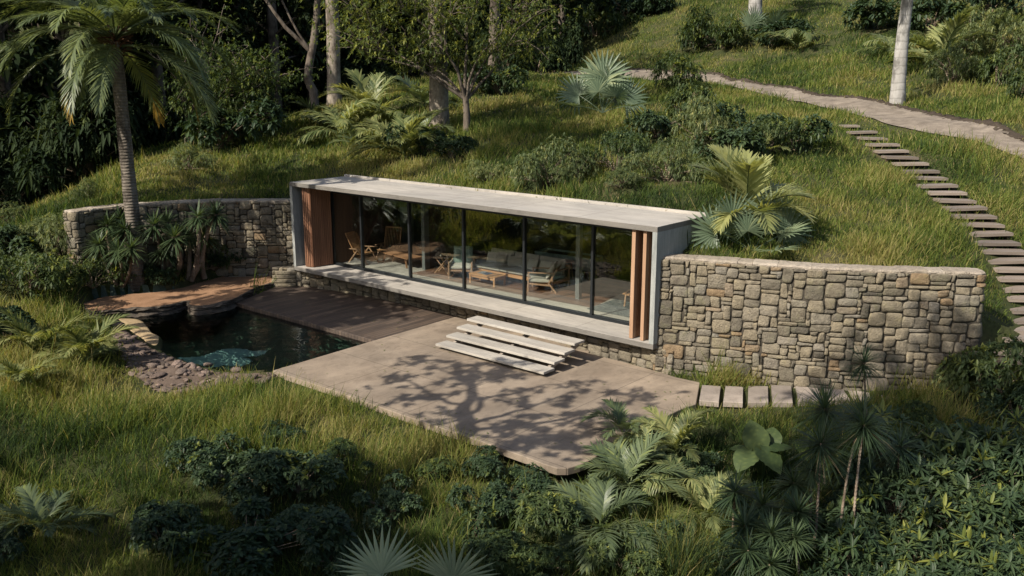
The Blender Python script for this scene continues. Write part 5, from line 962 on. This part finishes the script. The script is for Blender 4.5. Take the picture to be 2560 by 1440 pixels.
# ------------------------------------------------------------------ shrubs (photo x, y of the foot, width in photo pixels)
SHR = [
 # slope behind the roof
 (1372, 462, 185, 'L', 0.85, 'rounded pale-leaved shrub just above the middle of the roof'), (1445, 455, 110, 'L', 0.9, 'smaller grey-green shrub touching the rounded pale one above the roof'), (1540, 425, 120, 'M', 1.0, 'upright shrub right of the rounded pair above the roof'),
 (1552, 470, 100, 'L', 0.7, 'small tawny shrub closest to the roof below the upright shrub'), (1668, 452, 150, 'L', 0.9, 'broad feathery shrub left of the bright palm by the roof corner'), (1760, 385, 150, 'L', 1.2, 'tall yellowish feathery shrub in the middle of the right-hand thicket'), (1700, 300, 130, 'M', 1.0, 'shrub in the shade above the yellowish feathery one'),
 (1830, 400, 150, 'D', 0.9, 'dark shrub in the thicket right of the yellowish feathery shrub'), (1910, 385, 130, 'M', 0.9, 'fern-like green shrub at the thicket centre below the path bend'), (1985, 375, 150, 'D', 0.8, 'dark shrub at the right end of the thicket near the stair'), (1770, 325, 130, 'D', 0.8, 'dark low shrub at the top of the thicket'),
 (1640, 345, 110, 'D', 0.7, 'low dark shrub right of the blue-grey fan palm foot'), (1712, 225, 120, 'M', 1.0, 'shrub overhanging the left end of the paved path'), (1560, 380, 90, 'D', 0.8, 'shrub at the foot of the blue-grey fan palm'), (1215, 455, 85, 'L', 0.7, 'small loose shrub in the grass above the left half of the roof'),
 (1250, 235, 120, 'D', 0.7, 'dark low bush in the grass right of the many-stemmed tree'), (1220, 205, 90, 'D', 0.7, 'small dark bush beside the far tree trunk'), (1075, 385, 120, 'D', 0.7, 'dark undergrowth bush at the foot of the thick trunk'), (1130, 395, 100, 'D', 0.6, 'low dark bush below the many-stemmed tree'),
 # top of slope
 (1745, 118, 130, 'M', 0.9, 'shrub left of the small palms at the top of the slope'), (1815, 120, 130, 'M', 0.9, 'shrub directly under the pale palm trunk base at the top'), (1930, 115, 110, 'D', 0.7, 'dark low shrub under the small fan palm at the top'), (1570, 50, 120, 'D', 0.9, 'dark shrub at the top edge right of the leafy crown'), (1490, 90, 130, 'M', 0.9, 'shrub near the top edge where the slope meets the wood'), (1420, 110, 110, 'D', 0.9, 'dark shrub at the mouth of the wood'), (1650, 30, 90, 'D', 0.8, 'small dark shrub at the top edge centre'),
 (2380, 205, 130, 'L', 1.0, 'light green shrub right of the grey ringed trunk'), (2490, 215, 140, 'M', 1.0, 'green shrub at the right edge above the path'), (2420, 120, 150, 'L', 0.9, 'leafy shrub second up from the path at the right edge'), (2530, 130, 130, 'L', 1.0, 'bright shrub against the right edge, upper corner'), (2200, 70, 130, 'D', 0.8, 'dark shrub left of the grey ringed trunk'), (2330, 75, 140, 'D', 0.9, 'dark shrub behind the yellow palm fronds'), (2470, 50, 150, 'D', 1.0, 'dark shrub in the upper right corner'), (2550, 250, 100, 'M', 0.9, 'shrub cut by the right edge above the path'),
 # left valley side
 (470, 425, 100, 'L', 0.9, 'pale sunlit bush on the mound below the bushy tree'), (560, 372, 170, 'D', 0.8, 'dark bush at the foot of the bushy tree'), (650, 330, 140, 'D', 0.9, 'dark bush at the edge of the wood left of the ferns'), (225, 500, 60, 'L', 1.1, 'small bright bush alone at the dark edge above the left wall end'),
 (70, 730, 200, 'M', 0.9, 'large leafy shrub at the left edge level with the ledge'), (150, 640, 150, 'L', 0.8, 'pale feathery shrub outside the end of the left wall'), (50, 640, 150, 'D', 0.8, 'dark shrub at the left edge above the large leafy one'), (235, 730, 130, 'M', 0.8, 'green shrub at the corner of the left wall above the ledge'), (20, 860, 120, 'D', 0.9, 'dark shrub at the left edge above the ferns'), (575, 685, 100, 'M', 1.1, 'fresh green shrub at the right end of the planting along the left wall'), (540, 700, 90, 'D', 0.6, 'dark low shrub beside the ledge under the right-hand spiky stems'), (110, 590, 110, 'L', 0.6, 'low pale shrub on the sunlit spur left of the wall'), (390, 712, 90, 'D', 0.6, 'low dark shrub between the palm trunk and the curved stems'), (20, 560, 100, 'L', 0.6, 'low shrub at the left edge on the sunlit spur'),
 # foreground
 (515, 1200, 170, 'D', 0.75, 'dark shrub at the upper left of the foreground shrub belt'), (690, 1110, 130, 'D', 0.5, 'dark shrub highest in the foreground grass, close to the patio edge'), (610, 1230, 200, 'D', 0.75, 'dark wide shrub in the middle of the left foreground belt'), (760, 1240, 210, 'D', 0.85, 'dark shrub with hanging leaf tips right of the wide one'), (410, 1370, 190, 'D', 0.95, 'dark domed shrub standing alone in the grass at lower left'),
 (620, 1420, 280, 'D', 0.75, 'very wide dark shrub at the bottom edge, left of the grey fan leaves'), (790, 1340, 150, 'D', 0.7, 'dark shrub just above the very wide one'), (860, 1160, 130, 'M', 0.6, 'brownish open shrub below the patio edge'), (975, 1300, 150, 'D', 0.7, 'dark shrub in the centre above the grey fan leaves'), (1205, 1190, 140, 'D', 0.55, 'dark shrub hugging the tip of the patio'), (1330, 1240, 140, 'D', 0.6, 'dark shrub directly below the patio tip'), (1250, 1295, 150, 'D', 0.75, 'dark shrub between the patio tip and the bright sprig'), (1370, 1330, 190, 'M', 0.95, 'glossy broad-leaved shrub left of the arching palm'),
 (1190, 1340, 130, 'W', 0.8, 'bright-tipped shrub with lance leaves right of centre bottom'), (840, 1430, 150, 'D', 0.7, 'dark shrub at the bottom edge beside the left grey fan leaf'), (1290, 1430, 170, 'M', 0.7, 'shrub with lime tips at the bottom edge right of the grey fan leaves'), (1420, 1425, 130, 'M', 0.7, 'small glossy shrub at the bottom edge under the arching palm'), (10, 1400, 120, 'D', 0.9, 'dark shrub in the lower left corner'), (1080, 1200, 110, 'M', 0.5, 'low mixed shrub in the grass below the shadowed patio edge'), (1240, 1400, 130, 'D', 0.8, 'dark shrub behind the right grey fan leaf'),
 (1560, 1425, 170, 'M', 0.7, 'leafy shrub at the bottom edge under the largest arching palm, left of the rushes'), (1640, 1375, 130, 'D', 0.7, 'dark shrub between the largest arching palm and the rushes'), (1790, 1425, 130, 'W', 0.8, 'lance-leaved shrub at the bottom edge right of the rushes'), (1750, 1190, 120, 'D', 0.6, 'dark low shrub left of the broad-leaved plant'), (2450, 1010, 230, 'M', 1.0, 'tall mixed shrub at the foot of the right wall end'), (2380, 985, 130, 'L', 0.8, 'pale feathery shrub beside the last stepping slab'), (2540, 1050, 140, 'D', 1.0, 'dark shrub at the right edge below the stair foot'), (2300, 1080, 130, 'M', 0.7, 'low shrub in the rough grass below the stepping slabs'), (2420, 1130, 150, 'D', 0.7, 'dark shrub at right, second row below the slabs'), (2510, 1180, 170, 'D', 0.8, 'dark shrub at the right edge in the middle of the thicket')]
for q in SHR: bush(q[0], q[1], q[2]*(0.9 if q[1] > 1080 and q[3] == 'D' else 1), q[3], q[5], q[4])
# lance-leaved thicket in the lower right corner
k = 0; WL = []
for py in (1190, 1250, 1310, 1375, 1440, 1500):
    for px in range(2090+(py % 3)*25, 2620, 88):
        x_, y_ = px+rng.uniform(-25, 25), py+rng.uniform(-20, 20); 
        if py == 1190 and px < 2200: continue
        bush(x_, y_, rng.uniform(150, 210), 'W', 'lance-leaved plant in the dense thicket that fills the lower right corner', rng.uniform(0.8, 1.15), 'lance-leaved plants of the lower right thicket', 'whorled_plant')
# feathery ground cover shrubs filling the floor of the dark wood and the valley
for k in range(46):
    px = rng.uniform(-60, 1400) if k < 34 else rng.uniform(-60, 260); py = rng.uniform(150, 290) if k < 26 else rng.uniform(300, 560)
    y = rng.uniform(48, 70) if py < 300 else rng.uniform(36, 52)
    if py >= 300 and px > 240: px = rng.uniform(-60, 240)
    x = (px-1280)/F_PX*y
    if px > 700: y = rng.uniform(60, 90); x = (px-1280)/F_PX*y
    bush(0, 0, 0, 'F', 'dark undergrowth bush on the shaded floor of the wood', rng.uniform(0.8, 1.5), 'undergrowth of the dark wood', 'undergrowth_bush', at=(x, y, float(terrain(x, y))), R=rng.uniform(1.2, 2.4))

# ------------------------------------------------------------------ palms, ferns, spiky plants
for q in [(855, 345, 190, 11, 'fern', 'pale arching fern palm farthest left in the group above the roof'), (930, 305, 190, 11, 'bright', 'tall pale fern palm at the back of the group above the roof'), (1010, 395, 190, 12, 'bright', 'bright fern palm with curled fronds nearest the roof in the hillside group'), (955, 385, 150, 9, 'fern', 'low fern palm left of the bright curled one'), (1055, 275, 150, 9, 'areca', 'fern palm against the thick trunk, upper side'), (800, 320, 130, 9, 'areca', 'shaded fern palm at the left end of the hillside group'), (905, 380, 120, 8, 'areca', 'small shaded fern palm in the middle of the hillside group'), (1060, 345, 120, 8, 'areca', 'fern palm at the left foot of the thick trunk'), (980, 330, 130, 9, 'fern', 'fern palm in the middle of the hillside group, half covered'),
    (95, 900, 210, 11, 'bright', 'fern palm in the grass left of the pond, upper left of the pair'), (212, 918, 200, 12, 'bright', 'fern palm beside the stones at the left of the pond'), (60, 985, 200, 10, 'bright', 'small fern palm at the left edge below the pair'), (110, 1345, 250, 11, 'areca', 'dark arching fern palm in the lower left corner'),
    (1500, 1345, 300, 13, 'areca', 'large arching palm in the bottom foreground right of centre'), (1570, 1230, 260, 12, 'areca', 'palm with wide fronds just below the patio tip'), (1690, 1150, 230, 11, 'bright', 'light green palm at the lower right edge of the patio'), (1560, 1100, 200, 10, 'areca', 'dark palm reaching over the patio edge'), (1760, 1310, 230, 10, 'bright', 'light palm with one bowed frond left of the spiky heads'), (1700, 1235, 230, 12, 'fern', 'fine-leaved palm between the large arching palm and the broad leaves'),
    (1990, 125, 130, 9, 'fern', 'small fern palm at the top of the slope, right one of the pair'), (2350, 165, 210, 10, 'bright', 'pale fern palm behind the grey ringed trunk'), (2230, 140, 130, 8, 'fern', 'fern palm left of the grey ringed trunk'), (2500, 110, 150, 9, 'areca', 'shaded fern palm in the upper right corner'), (1900, 400, 120, 7, 'bright', 'bright fern inside the right-hand thicket'), (1600, 1150, 140, 8, 'bright', 'small bright palm at the patio edge')]:
    clump(q[0], q[1], q[2]*(0.84 if q[1] > 1050 else 1), *q[3:])
g = ground(1868, 640); clump(0, 0, 0, 15, 'erect', 'bright yellow-green palm behind the near end of the right wall', at=(gd(1868, 570, 22.6)), L=2.1, start=0.5)
fanplant(0, 0, 1.02, [(0, 0.3, 0.85, 0.1, -0.45), (4, -0.2, 0.95, 0.0, 0.5), (1, -0.4, 0.9, 0.1, 0.95), (1, 0.4, 0.9, 0, -0.95), (0, 2.8, 0.6, 0, 0.2), (2, 1.5, 0.8, 0), (2, -1.5, 0.8, 0), (3, 3.6, 0.7, 0)], 'grey-green fan palm behind the right wall beside the pavilion corner', at=gd(1880, 648, 21.7)+[0, 0, 0.2])
g = ground(1505, 350); fanplant(0, 0, 1.12, [(0, 0.2, 1.0, 0, 0.5), (4, -0.3, 1.05, 0, -0.3), (1, 0.4, 0.95, 0, -0.75), (1, -0.3, 0.95, 0, 0.95), (0, 2.8, 0.7, 0, 0.1), (1, 3.6, 0.7, 0, -0.3), (0, 0.0, 1.15, 0, 0.05), (3, 1.8, 0.9, 0), (3, -1.9, 0.9, 0)], 'blue-grey fan palm standing on the slope in the middle distance', at=g+[0, 0, 1.0])
FG = [fan_mesh('fan_leaf', 1.0, 19, 3.0, 0.5, e, M['silver_leaf'], 60+i, tb=t, cup=0.1, droop=0.02, join=0.36, tilt=0.5) for i, (e, t) in enumerate([(1.45, 0.6), (1.3, 0.75)])]
for k, (px, az, lab) in enumerate([(960, 0.15, 'stiff grey-green fan leaf rising at the bottom edge, left one of two'), (1135, -0.2, 'stiff grey-green fan leaf rising at the bottom edge, right one of two')]):
    p = gd(px, 1410+8*k, 10.3-0.3*k); e = empty('fan_palm', (p[0], p[1], p[2]-0.36), 0, lab, 'palm'); obj('fan_leaf', FG[k], e, None, (0.0, 0.12*(-1)**k, az+PI), (0.68,)*3)
    obj('fan_leaf', FG[1-k], e, (0, -0.1, -0.15), (0.0, 0, az+1.2-2.4*k), (0.45,)*3)
fanplant(1905, 110, 1.5, [(0, 0.5, 1, 0), (1, 2.0, 1, 0), (1, 3.6, 1, 0), (2, 5.0, 1, 0), (2, 1.2, 0.9, 0)], 'small fan palm in front of the pale trunk base at the top of the slope')
g = gd(1700, 630, 22.3); heads_plant('spiky_plant', (4.35, 22.1, 2.6), [(4.35, 22.1, 2.85, 0.6)], 'dark strappy plant in the shade between the pavilion side and the right wall', nleaf=60, w_=0.035)
def HP(px, py, y): return gd(px, py, y)
yb = 29.0
heads_plant('dragon_tree', gp(300, 708, 0.45), [HP(*q) for q in ((247, 610, 28.6), (268, 562, 29.2), (296, 624, 28.4), (312, 572, 28.9), (328, 620, 28.3), (300, 545, 29.6))], 'clump of spiky-headed plants on thin stems left of the tall palm trunk', L=0.64, nleaf=120, w_=0.05, r0=0.045, group=None)
heads_plant('dragon_tree', gp(418, 694, 0.4), [HP(*q) for q in ((386, 562, 29.2), (436, 592, 29.0), (418, 556, 30.0), (408, 622, 29.5))], 'spiky-headed plant with thick curved stems just right of the palm trunk', L=0.68, nleaf=130, w_=0.05, r0=0.085, bend=1.2)
heads_plant('dragon_tree', gp(472, 694, 0.4), [HP(*q) for q in ((494, 540, 29.8), (470, 590, 30.2), (512, 590, 30.3))], 'tall spiky-headed plant with two stems in the middle of the left wall planting', L=0.68, nleaf=130, w_=0.05, r0=0.08, bend=0.8)
heads_plant('dragon_tree', gp(502, 688, 0.4), [HP(541, 535, 30.0)], 'single tall spiky head on a bare bowed stem in front of the left wall', L=0.7, nleaf=140, w_=0.05, r0=0.085, bend=-1.2)
# narrow-leaved heads on thin stems, lower right
gq = gd(2165, 1360, 13.2)
heads_plant('narrow_leaved_tree', gd(2030, 1370, 13.2), [HP(2052, 1108, 14.4)], 'narrow-leaved plant on one thin stem, front left of the tall pair', L=0.68, nleaf=280, w_=0.016, r0=0.02, bend=0.1, full=1.05, tb=0.3, dead=0.1)
heads_plant('narrow_leaved_tree', gd(2140, 1390, 13.0), [HP(2160, 1060, 14.5)], 'tallest narrow-leaved plant with slim twin stems in front of the stepping slabs', L=0.72, nleaf=300, w_=0.016, r0=0.022, bend=-0.2, full=1.05, tb=0.3, dead=0.1)
heads_plant('narrow_leaved_tree', gd(2100, 1380, 13.0), [HP(2155, 1030, 14.9, )], 'narrow-leaved plant close behind the tallest one, stem crossing it', L=0.55, nleaf=220, w_=0.014, r0=0.022, bend=-0.3, full=1.0, tb=0.3, dead=0.1)
heads_plant('narrow_leaved_tree', gd(2075, 1200, 15.3), [HP(2062, 1020, 15.6)], 'shaggy narrow-leaved head just below the fifth and sixth slabs', L=0.7, nleaf=280, w_=0.017, r0=0.022, bend=0.1, full=1.05, tb=0.35)
heads_plant('narrow_leaved_tree', gd(2160, 1050, 17.0), [HP(2160, 905, 17.6)], 'narrow-leaved head standing out against the right stone wall', L=0.6, nleaf=200, w_=0.016, r0=0.025, bend=0.1, full=1.05, tb=0.35)
for (px, py, y, s, lab) in [(1838, 1228, 13.9, 0.42, 'dark spiky rosette highest in the cluster left of the thin stems'), (1905, 1262, 13.7, 0.42, 'dark spiky rosette second from the top of the cluster'), (1862, 1312, 13.3, 0.42, 'spiky rosette with pale lower leaves at the middle left of the cluster'), (1985, 1205, 14.2, 0.36, 'dark rosette at the right of the cluster, upper'), (1996, 1278, 13.5, 0.4, 'dark rosette at the right of the cluster, middle'), (1928, 1332, 13.1, 0.42, 'dark rosette low in the centre of the cluster'), (1870, 1375, 12.8, 0.4, 'rosette with yellowish tips lowest left in the cluster'), (1985, 1345, 13.0, 0.34, 'dark rosette low at the right of the cluster'), (2028, 1175, 14.2, 0.3, 'small rosette between the cluster and the thin stems'), (1925, 1410, 12.6, 0.34, 'green rosette at the bottom edge under the cluster'), (2250, 1115, 15.0, 0.42, 'shaggy rosette right of the thin stems')]:
    p = gd(px, py, y); gz = float(terrain(p[0], p[1])); heads_plant('spiky_rosette', (p[0]+0.05, p[1]+0.05, min(gz, p[2]-0.15)), [p], lab, L=s*1.22, nleaf=140, w_=0.027, r0=0.025, full=1.0, bend=0.1, tb=0.35)
# broad-leaved plant
def broad_leaf_plant(px, py, leaves, label):
    g = ground(px, py); e = empty('broad_leaved_plant', g, 0, label, 'plant')
    for (lx, ly, ly_, L, az, el) in leaves:
        c = gd(lx, ly, g[1]+ly_)-g; mb = MB(); n, m_ = 14, 9; t = np.linspace(0, 1, n); s_ = np.linspace(-1, 1, m_); w_ = 0.42*L*np.sin(PI*np.clip(t, 0.02, 1)**0.75)**0.8*1.25; w_[-1] = 0.004
        T_, S_ = np.meshgrid(t, s_, indexing='ij'); X = S_*w_[:, None]; Y = T_*L-0.12*L*abs(S_)*(1-T_)**2*2; Z = -0.35*L*T_**2+0.1*abs(S_)*w_[:, None]-0.012*np.cos(T_*34+abs(S_)*4)
        ce, se, ca, sa = math.cos(el), math.sin(el), math.cos(az), math.sin(az); Y2 = Y*ce-Z*se; Z2 = Y*se+Z*ce; V = np.stack([X*ca-Y2*sa, X*sa+Y2*ca, Z2], -1)+c
        mb.add_grid(V, tint=0.3+0.4*(abs(np.sin(T_*34+abs(S_)*4)) < 0.25)+0*T_); lf = obj('leaf', mb.mesh('leaf', M['mid_leaf'], True), e); mb = MB(); mb.tube([(0, 0, -0.05), c*0.5+[0, 0, 0.1], c], [0.018, 0.014, 0.009], 6, cap=False); obj('leaf_stalk', mb.mesh('leaf_stalk', M['mid_leaf']), lf)
broad_leaf_plant(1905, 1210, [(1893, 1118, 0.0, 0.52, 0.15, 1.15), (1880, 1128, -0.1, 0.5, 2.3, -0.25), (1905, 1125, -0.15, 0.52, -2.5, -0.3), (1918, 1120, 0.0, 0.5, -1.35, 0.25), (1925, 1112, 0.2, 0.4, -0.4, 0.9), (1868, 1125, 0.2, 0.32, 1.4, 0.3)], 'plant with very large ribbed leaves left of the narrow-leaved heads')
# rush clump at the bottom right of centre
g = ground(1690, 1440); mb = MB(); n = 420; r = np.random.default_rng(5); P0 = np.c_[r.normal(0, 0.42, n), r.normal(0, 0.22, n), np.zeros(n)]; D = np.c_[r.normal(0.25, 0.22, n), r.normal(-0.1, 0.15, n), np.ones(n)]
strips(mb, P0, D, r.uniform(0.6, 1.15, n), 0.013, r.uniform(0.1, 0.7, n), 0.08, (1, 1, 0.8)); tag(obj('rush_clump', mb.mesh('rush_clump', M['spike_leaf']), None, (g[0], g[1], g[2]-0.05)), 'clump of long upright rushes at the bottom edge between the arching palm and the rosettes', 'grass clump')

# ------------------------------------------------------------------ rocks around the pond
def rock_mesh(seed):
    r = np.random.default_rng(seed); n, m_ = 12, 8; th = np.linspace(0, 2*PI, n, endpoint=False); ph = np.linspace(0.02, PI-0.02, m_); T_, P_ = np.meshgrid(th, ph, indexing='ij'); d = np.stack([np.cos(T_)*np.sin(P_), np.sin(T_)*np.sin(P_), np.cos(P_)], -1)
    R = np.ones(T_.shape)
    for _ in range(9):
        a = unit(r.normal(size=3)); h = r.uniform(0.62, 0.9); dt = d@a; R = np.where(dt > 0.05, np.minimum(R, h/np.maximum(dt, 0.05)), R)
    mb = MB(); mb.add_grid(np.swapaxes(d*R[..., None]*np.array([1, 0.75, 0.5]), 0, 1), closed_v=True, tint=r.random()); return mb.mesh('rock', M['rubble'], True)
RK = [rock_mesh(i) for i in range(7)]
def rock(x, y, s, label, group=None, z=None):
    z = float(terrain(x, y)) if z is None else z; o = obj('rock', RK[rng.integers(0, 7)], None, (x, y, z+0.03+s*0.12), (rng.normal(0, 0.2), rng.normal(0, 0.2), rng.uniform(0, 6.28)), (s, s*rng.uniform(0.7, 1), s*rng.uniform(0.5, 0.9))); tag(o, label, 'rock', group)
for (px, py, w_, lab) in [(560, 960, 44, 'largest boulder on the stone bank below the pond'), (455, 935, 40, 'flat tilted rock at the middle of the stone bank'), (480, 920, 36, 'pinkish angular rock near the lower pond edge'), (395, 945, 40, 'long flat rock at the left part of the stone bank'), (590, 930, 30, 'rounded rock at the right end of the stone bank'), (520, 918, 26, 'small rock touching the water at the lower edge'), (400, 908, 26, 'rock where the left shore turns to the stone bank')]:
    g = ground(px, py); rock(g[0], g[1], w_/2*g[1]/F_PX*1.25, lab)
cnt = 0; gpx = np.array(gravel_poly); lo_, hi_ = gpx.min(0), gpx.max(0)
while cnt < 230:
    x, y = rng.uniform(lo_[0], hi_[0]), rng.uniform(lo_[1], hi_[1])
    if inside(gpx, np.array([x]), np.array([y]))[0]: rock(x, y, rng.uniform(0.035, 0.14)*(1.5 if rng.random() < 0.12 else 1), 'brownish stone among many on the bank along the left and lower pond edge', 'loose stones on the pond bank'); cnt += 1
#PART7
# scattered dead leaves on the paving
mb = MB(); r = np.random.default_rng(12); P0 = []
while len(P0) < 70:
    x, y = r.uniform(-7, 5), r.uniform(15.8, 29)
    a_, b_ = np.array([x]), np.array([y])
    if (inside(patio, a_, b_) | inside(deck, a_, b_))[0] and loc_uv(x, y)[1] < -0.1 and (min(pdist(patio, a_, b_)[0], pdist(deck, a_, b_)[0]) < 0.9 or r.random() < 0.25): P0.append((x, y, 0.012))
P0 = np.array(P0); a = r.uniform(0, 6.28, len(P0)); strips(mb, P0, np.c_[np.cos(a), np.sin(a), 0.1*r.random(len(a))], r.uniform(0.04, 0.09, len(a)), r.uniform(0.02, 0.04, len(a)), r.uniform(0.85, 1, len(a)), 0.05, (0.2, 1, 0.8), 0.2)
tag(obj('fallen_leaves', mb.mesh('fallen_leaves', M['spike_leaf'])), kind='stuff')
# ------------------------------------------------------------------ grass
def grass():
    r = np.random.default_rng(99); tuft = []
    def scatter(x0, x1, y0, y1, dens):
        n = int((x1-x0)*(y1-y0)*dens); return np.c_[r.uniform(x0, x1, n), r.uniform(y0, y1, n)]
    bands = [(10.5, 16, 42), (16, 22, 34), (22, 30, 24), (30, 40, 15), (40, 55, 8), (55, 95, 4.2)]
    for a, b_, d in bands: m_ = 0.7*b_+2.5; tuft.append(scatter(-m_, m_, a, b_, d))
    T_ = np.concatenate(tuft); x, y = T_[:, 0], T_[:, 1]
    keep = np.abs(x) < 0.7*y+2.5
    keep &= ~inside(patio, x, y) & ~inside(deck, x, y) & ~inside(pond, x, y) & ~inside(ledge, x, y) & ~(inside(gravel_poly, x, y) & (r.random(len(x)) < 0.985)) & ~((pdist(pond, x, y) < 0.38) & (r.random(len(x)) < 0.93))
    keep &= ~inside(path_poly, x, y) & ~(pdist(U, x, y, False) < 0.18)
    u_, v_ = loc_uv(x, y); keep &= ~((u_ > -0.1) & (u_ < HL+0.15) & (v_ > -0.2) & (v_ < HD+0.25))
    sd = side(x, y); pw = (pdist(wallRs, x, y, False) < 0.62) | (pdist(wallLs, x, y, False) < 0.62); keep &= ~(pw & (sd > -0.32) & (sd < 0.62))
    for q in SLABS: keep &= ~(pdist(np.array(q), x, y) < 0.06) & ~inside(np.array(q), x, y)
    dt = np.sqrt(((T_[:, None]-tread_xy[None])**2).sum(-1)).min(1) if len(T_) < 200000 else None
    keep &= ~(dt < 0.42) & ~((dt < 0.8) & (r.random(len(x)) < 0.5))
    z = terrain(x, y); valley = (x < -9-0.22*(y-30)) & (z < 2.3) & (sd > 0.5) & (y > 34); keep &= ~(valley & (r.random(len(x)) < 0.8))
    BP = np.array(BPOS); bd = np.full(len(x), 9.0)
    bare = fbm(x*0.9+11, y*0.9-4, 2) > 0.72; keep &= ~(bare & (r.random(len(x)) < 0.7) & (sd > 0))
    for q in BP:
        m = (abs(x-q[0]) < q[2]) & (abs(y-q[1]) < q[2]); bd[m] = np.minimum(bd[m], np.hypot(x[m]-q[0], y[m]-q[1])/q[2])
    keep &= ~(bd < 0.72)
    T_ = T_[keep]; x, y = T_.T; dist = np.hypot(x, y); nb = 15; per = np.full(len(T_), nb)
    nx = 0.5+0.5*fbm(x*0.35+3, y*0.35, 3); hn = 0.5+0.5*fbm(x*0.8-7, y*0.8+2, 2)
    th_ = (0.17+0.46*np.clip(hn, 0, 1)**1.6)*np.where(sd[keep] < 0, 1.55, 1.05)
    tall_ = r.random(len(T_)) < 0.1; th_ = np.where(tall_, th_*1.5, th_)
    nearp = np.minimum(pdist(patio, x, y), pdist(pond, x, y)); th_ *= 0.65+0.35*sst(0.0, 0.5, nearp); th_ *= 0.5+0.5*sst(0.1, 0.9, pdist(path_poly, x, y)); th_ *= 0.55+0.45*sst(0.4, 1.4, dt[keep]); th_ *= 0.45+0.55*sst(0.1, 1.3, pdist(np.array(gravel_poly), x, y))
    rep = lambda a: np.repeat(a, nb, 0); n = len(T_)*nb
    spread = rep(np.clip(0.07+dist*0.0045, 0.1, 0.42)); bx = rep(x)+r.normal(0, 1, n)*spread; by = rep(y)+r.normal(0, 1, n)*spread; bad = np.zeros(len(bx), bool)
    for q in SLABS: bad |= inside(np.array(q), bx, by)
    bad |= inside(patio, bx, by) | inside(pond, bx, by) | inside(deck, bx, by)
    bx = bx[~bad]; by = by[~bad]; ix = np.repeat(np.arange(len(T_)), nb)[~bad]; n = len(bx)
    bz = terrain(bx, by)-0.02; L = th_[ix]*r.uniform(0.55, 1.35, n); wd = np.clip(dist[ix]*0.00075, 0.011, 0.04)*r.uniform(0.7, 1.2, n)
    rep2 = r.normal(0, 0.15, len(T_))-0.12*tall_; la = r.uniform(0, 6.28, len(T_)); D = np.c_[0.28*np.cos(la)[ix]+r.normal(0, 0.3, n)+0.12, 0.28*np.sin(la)[ix]+r.normal(0, 0.3, n)-0.05, np.ones(n)]
    tint = np.clip(0.08+0.85*nx[ix]+0.14*hn[ix]+r.normal(0, 0.13, n)+rep2[ix]-0.1*(sd[keep][ix] < 0)*(y[ix] < 17.5), 0, 0.9); tint = np.where(r.random(n) < 0.05*(0.4+nx[ix]), r.uniform(0.88, 1, n), tint)  # blades of the near foreground tinted darker, shade put into their colour
    S = np.c_[r.normal(size=n), r.normal(size=n)*0.5, np.zeros(n)]
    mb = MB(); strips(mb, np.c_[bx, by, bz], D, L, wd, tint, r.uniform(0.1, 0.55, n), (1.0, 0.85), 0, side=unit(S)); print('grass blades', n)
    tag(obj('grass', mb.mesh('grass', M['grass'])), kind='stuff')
grass()
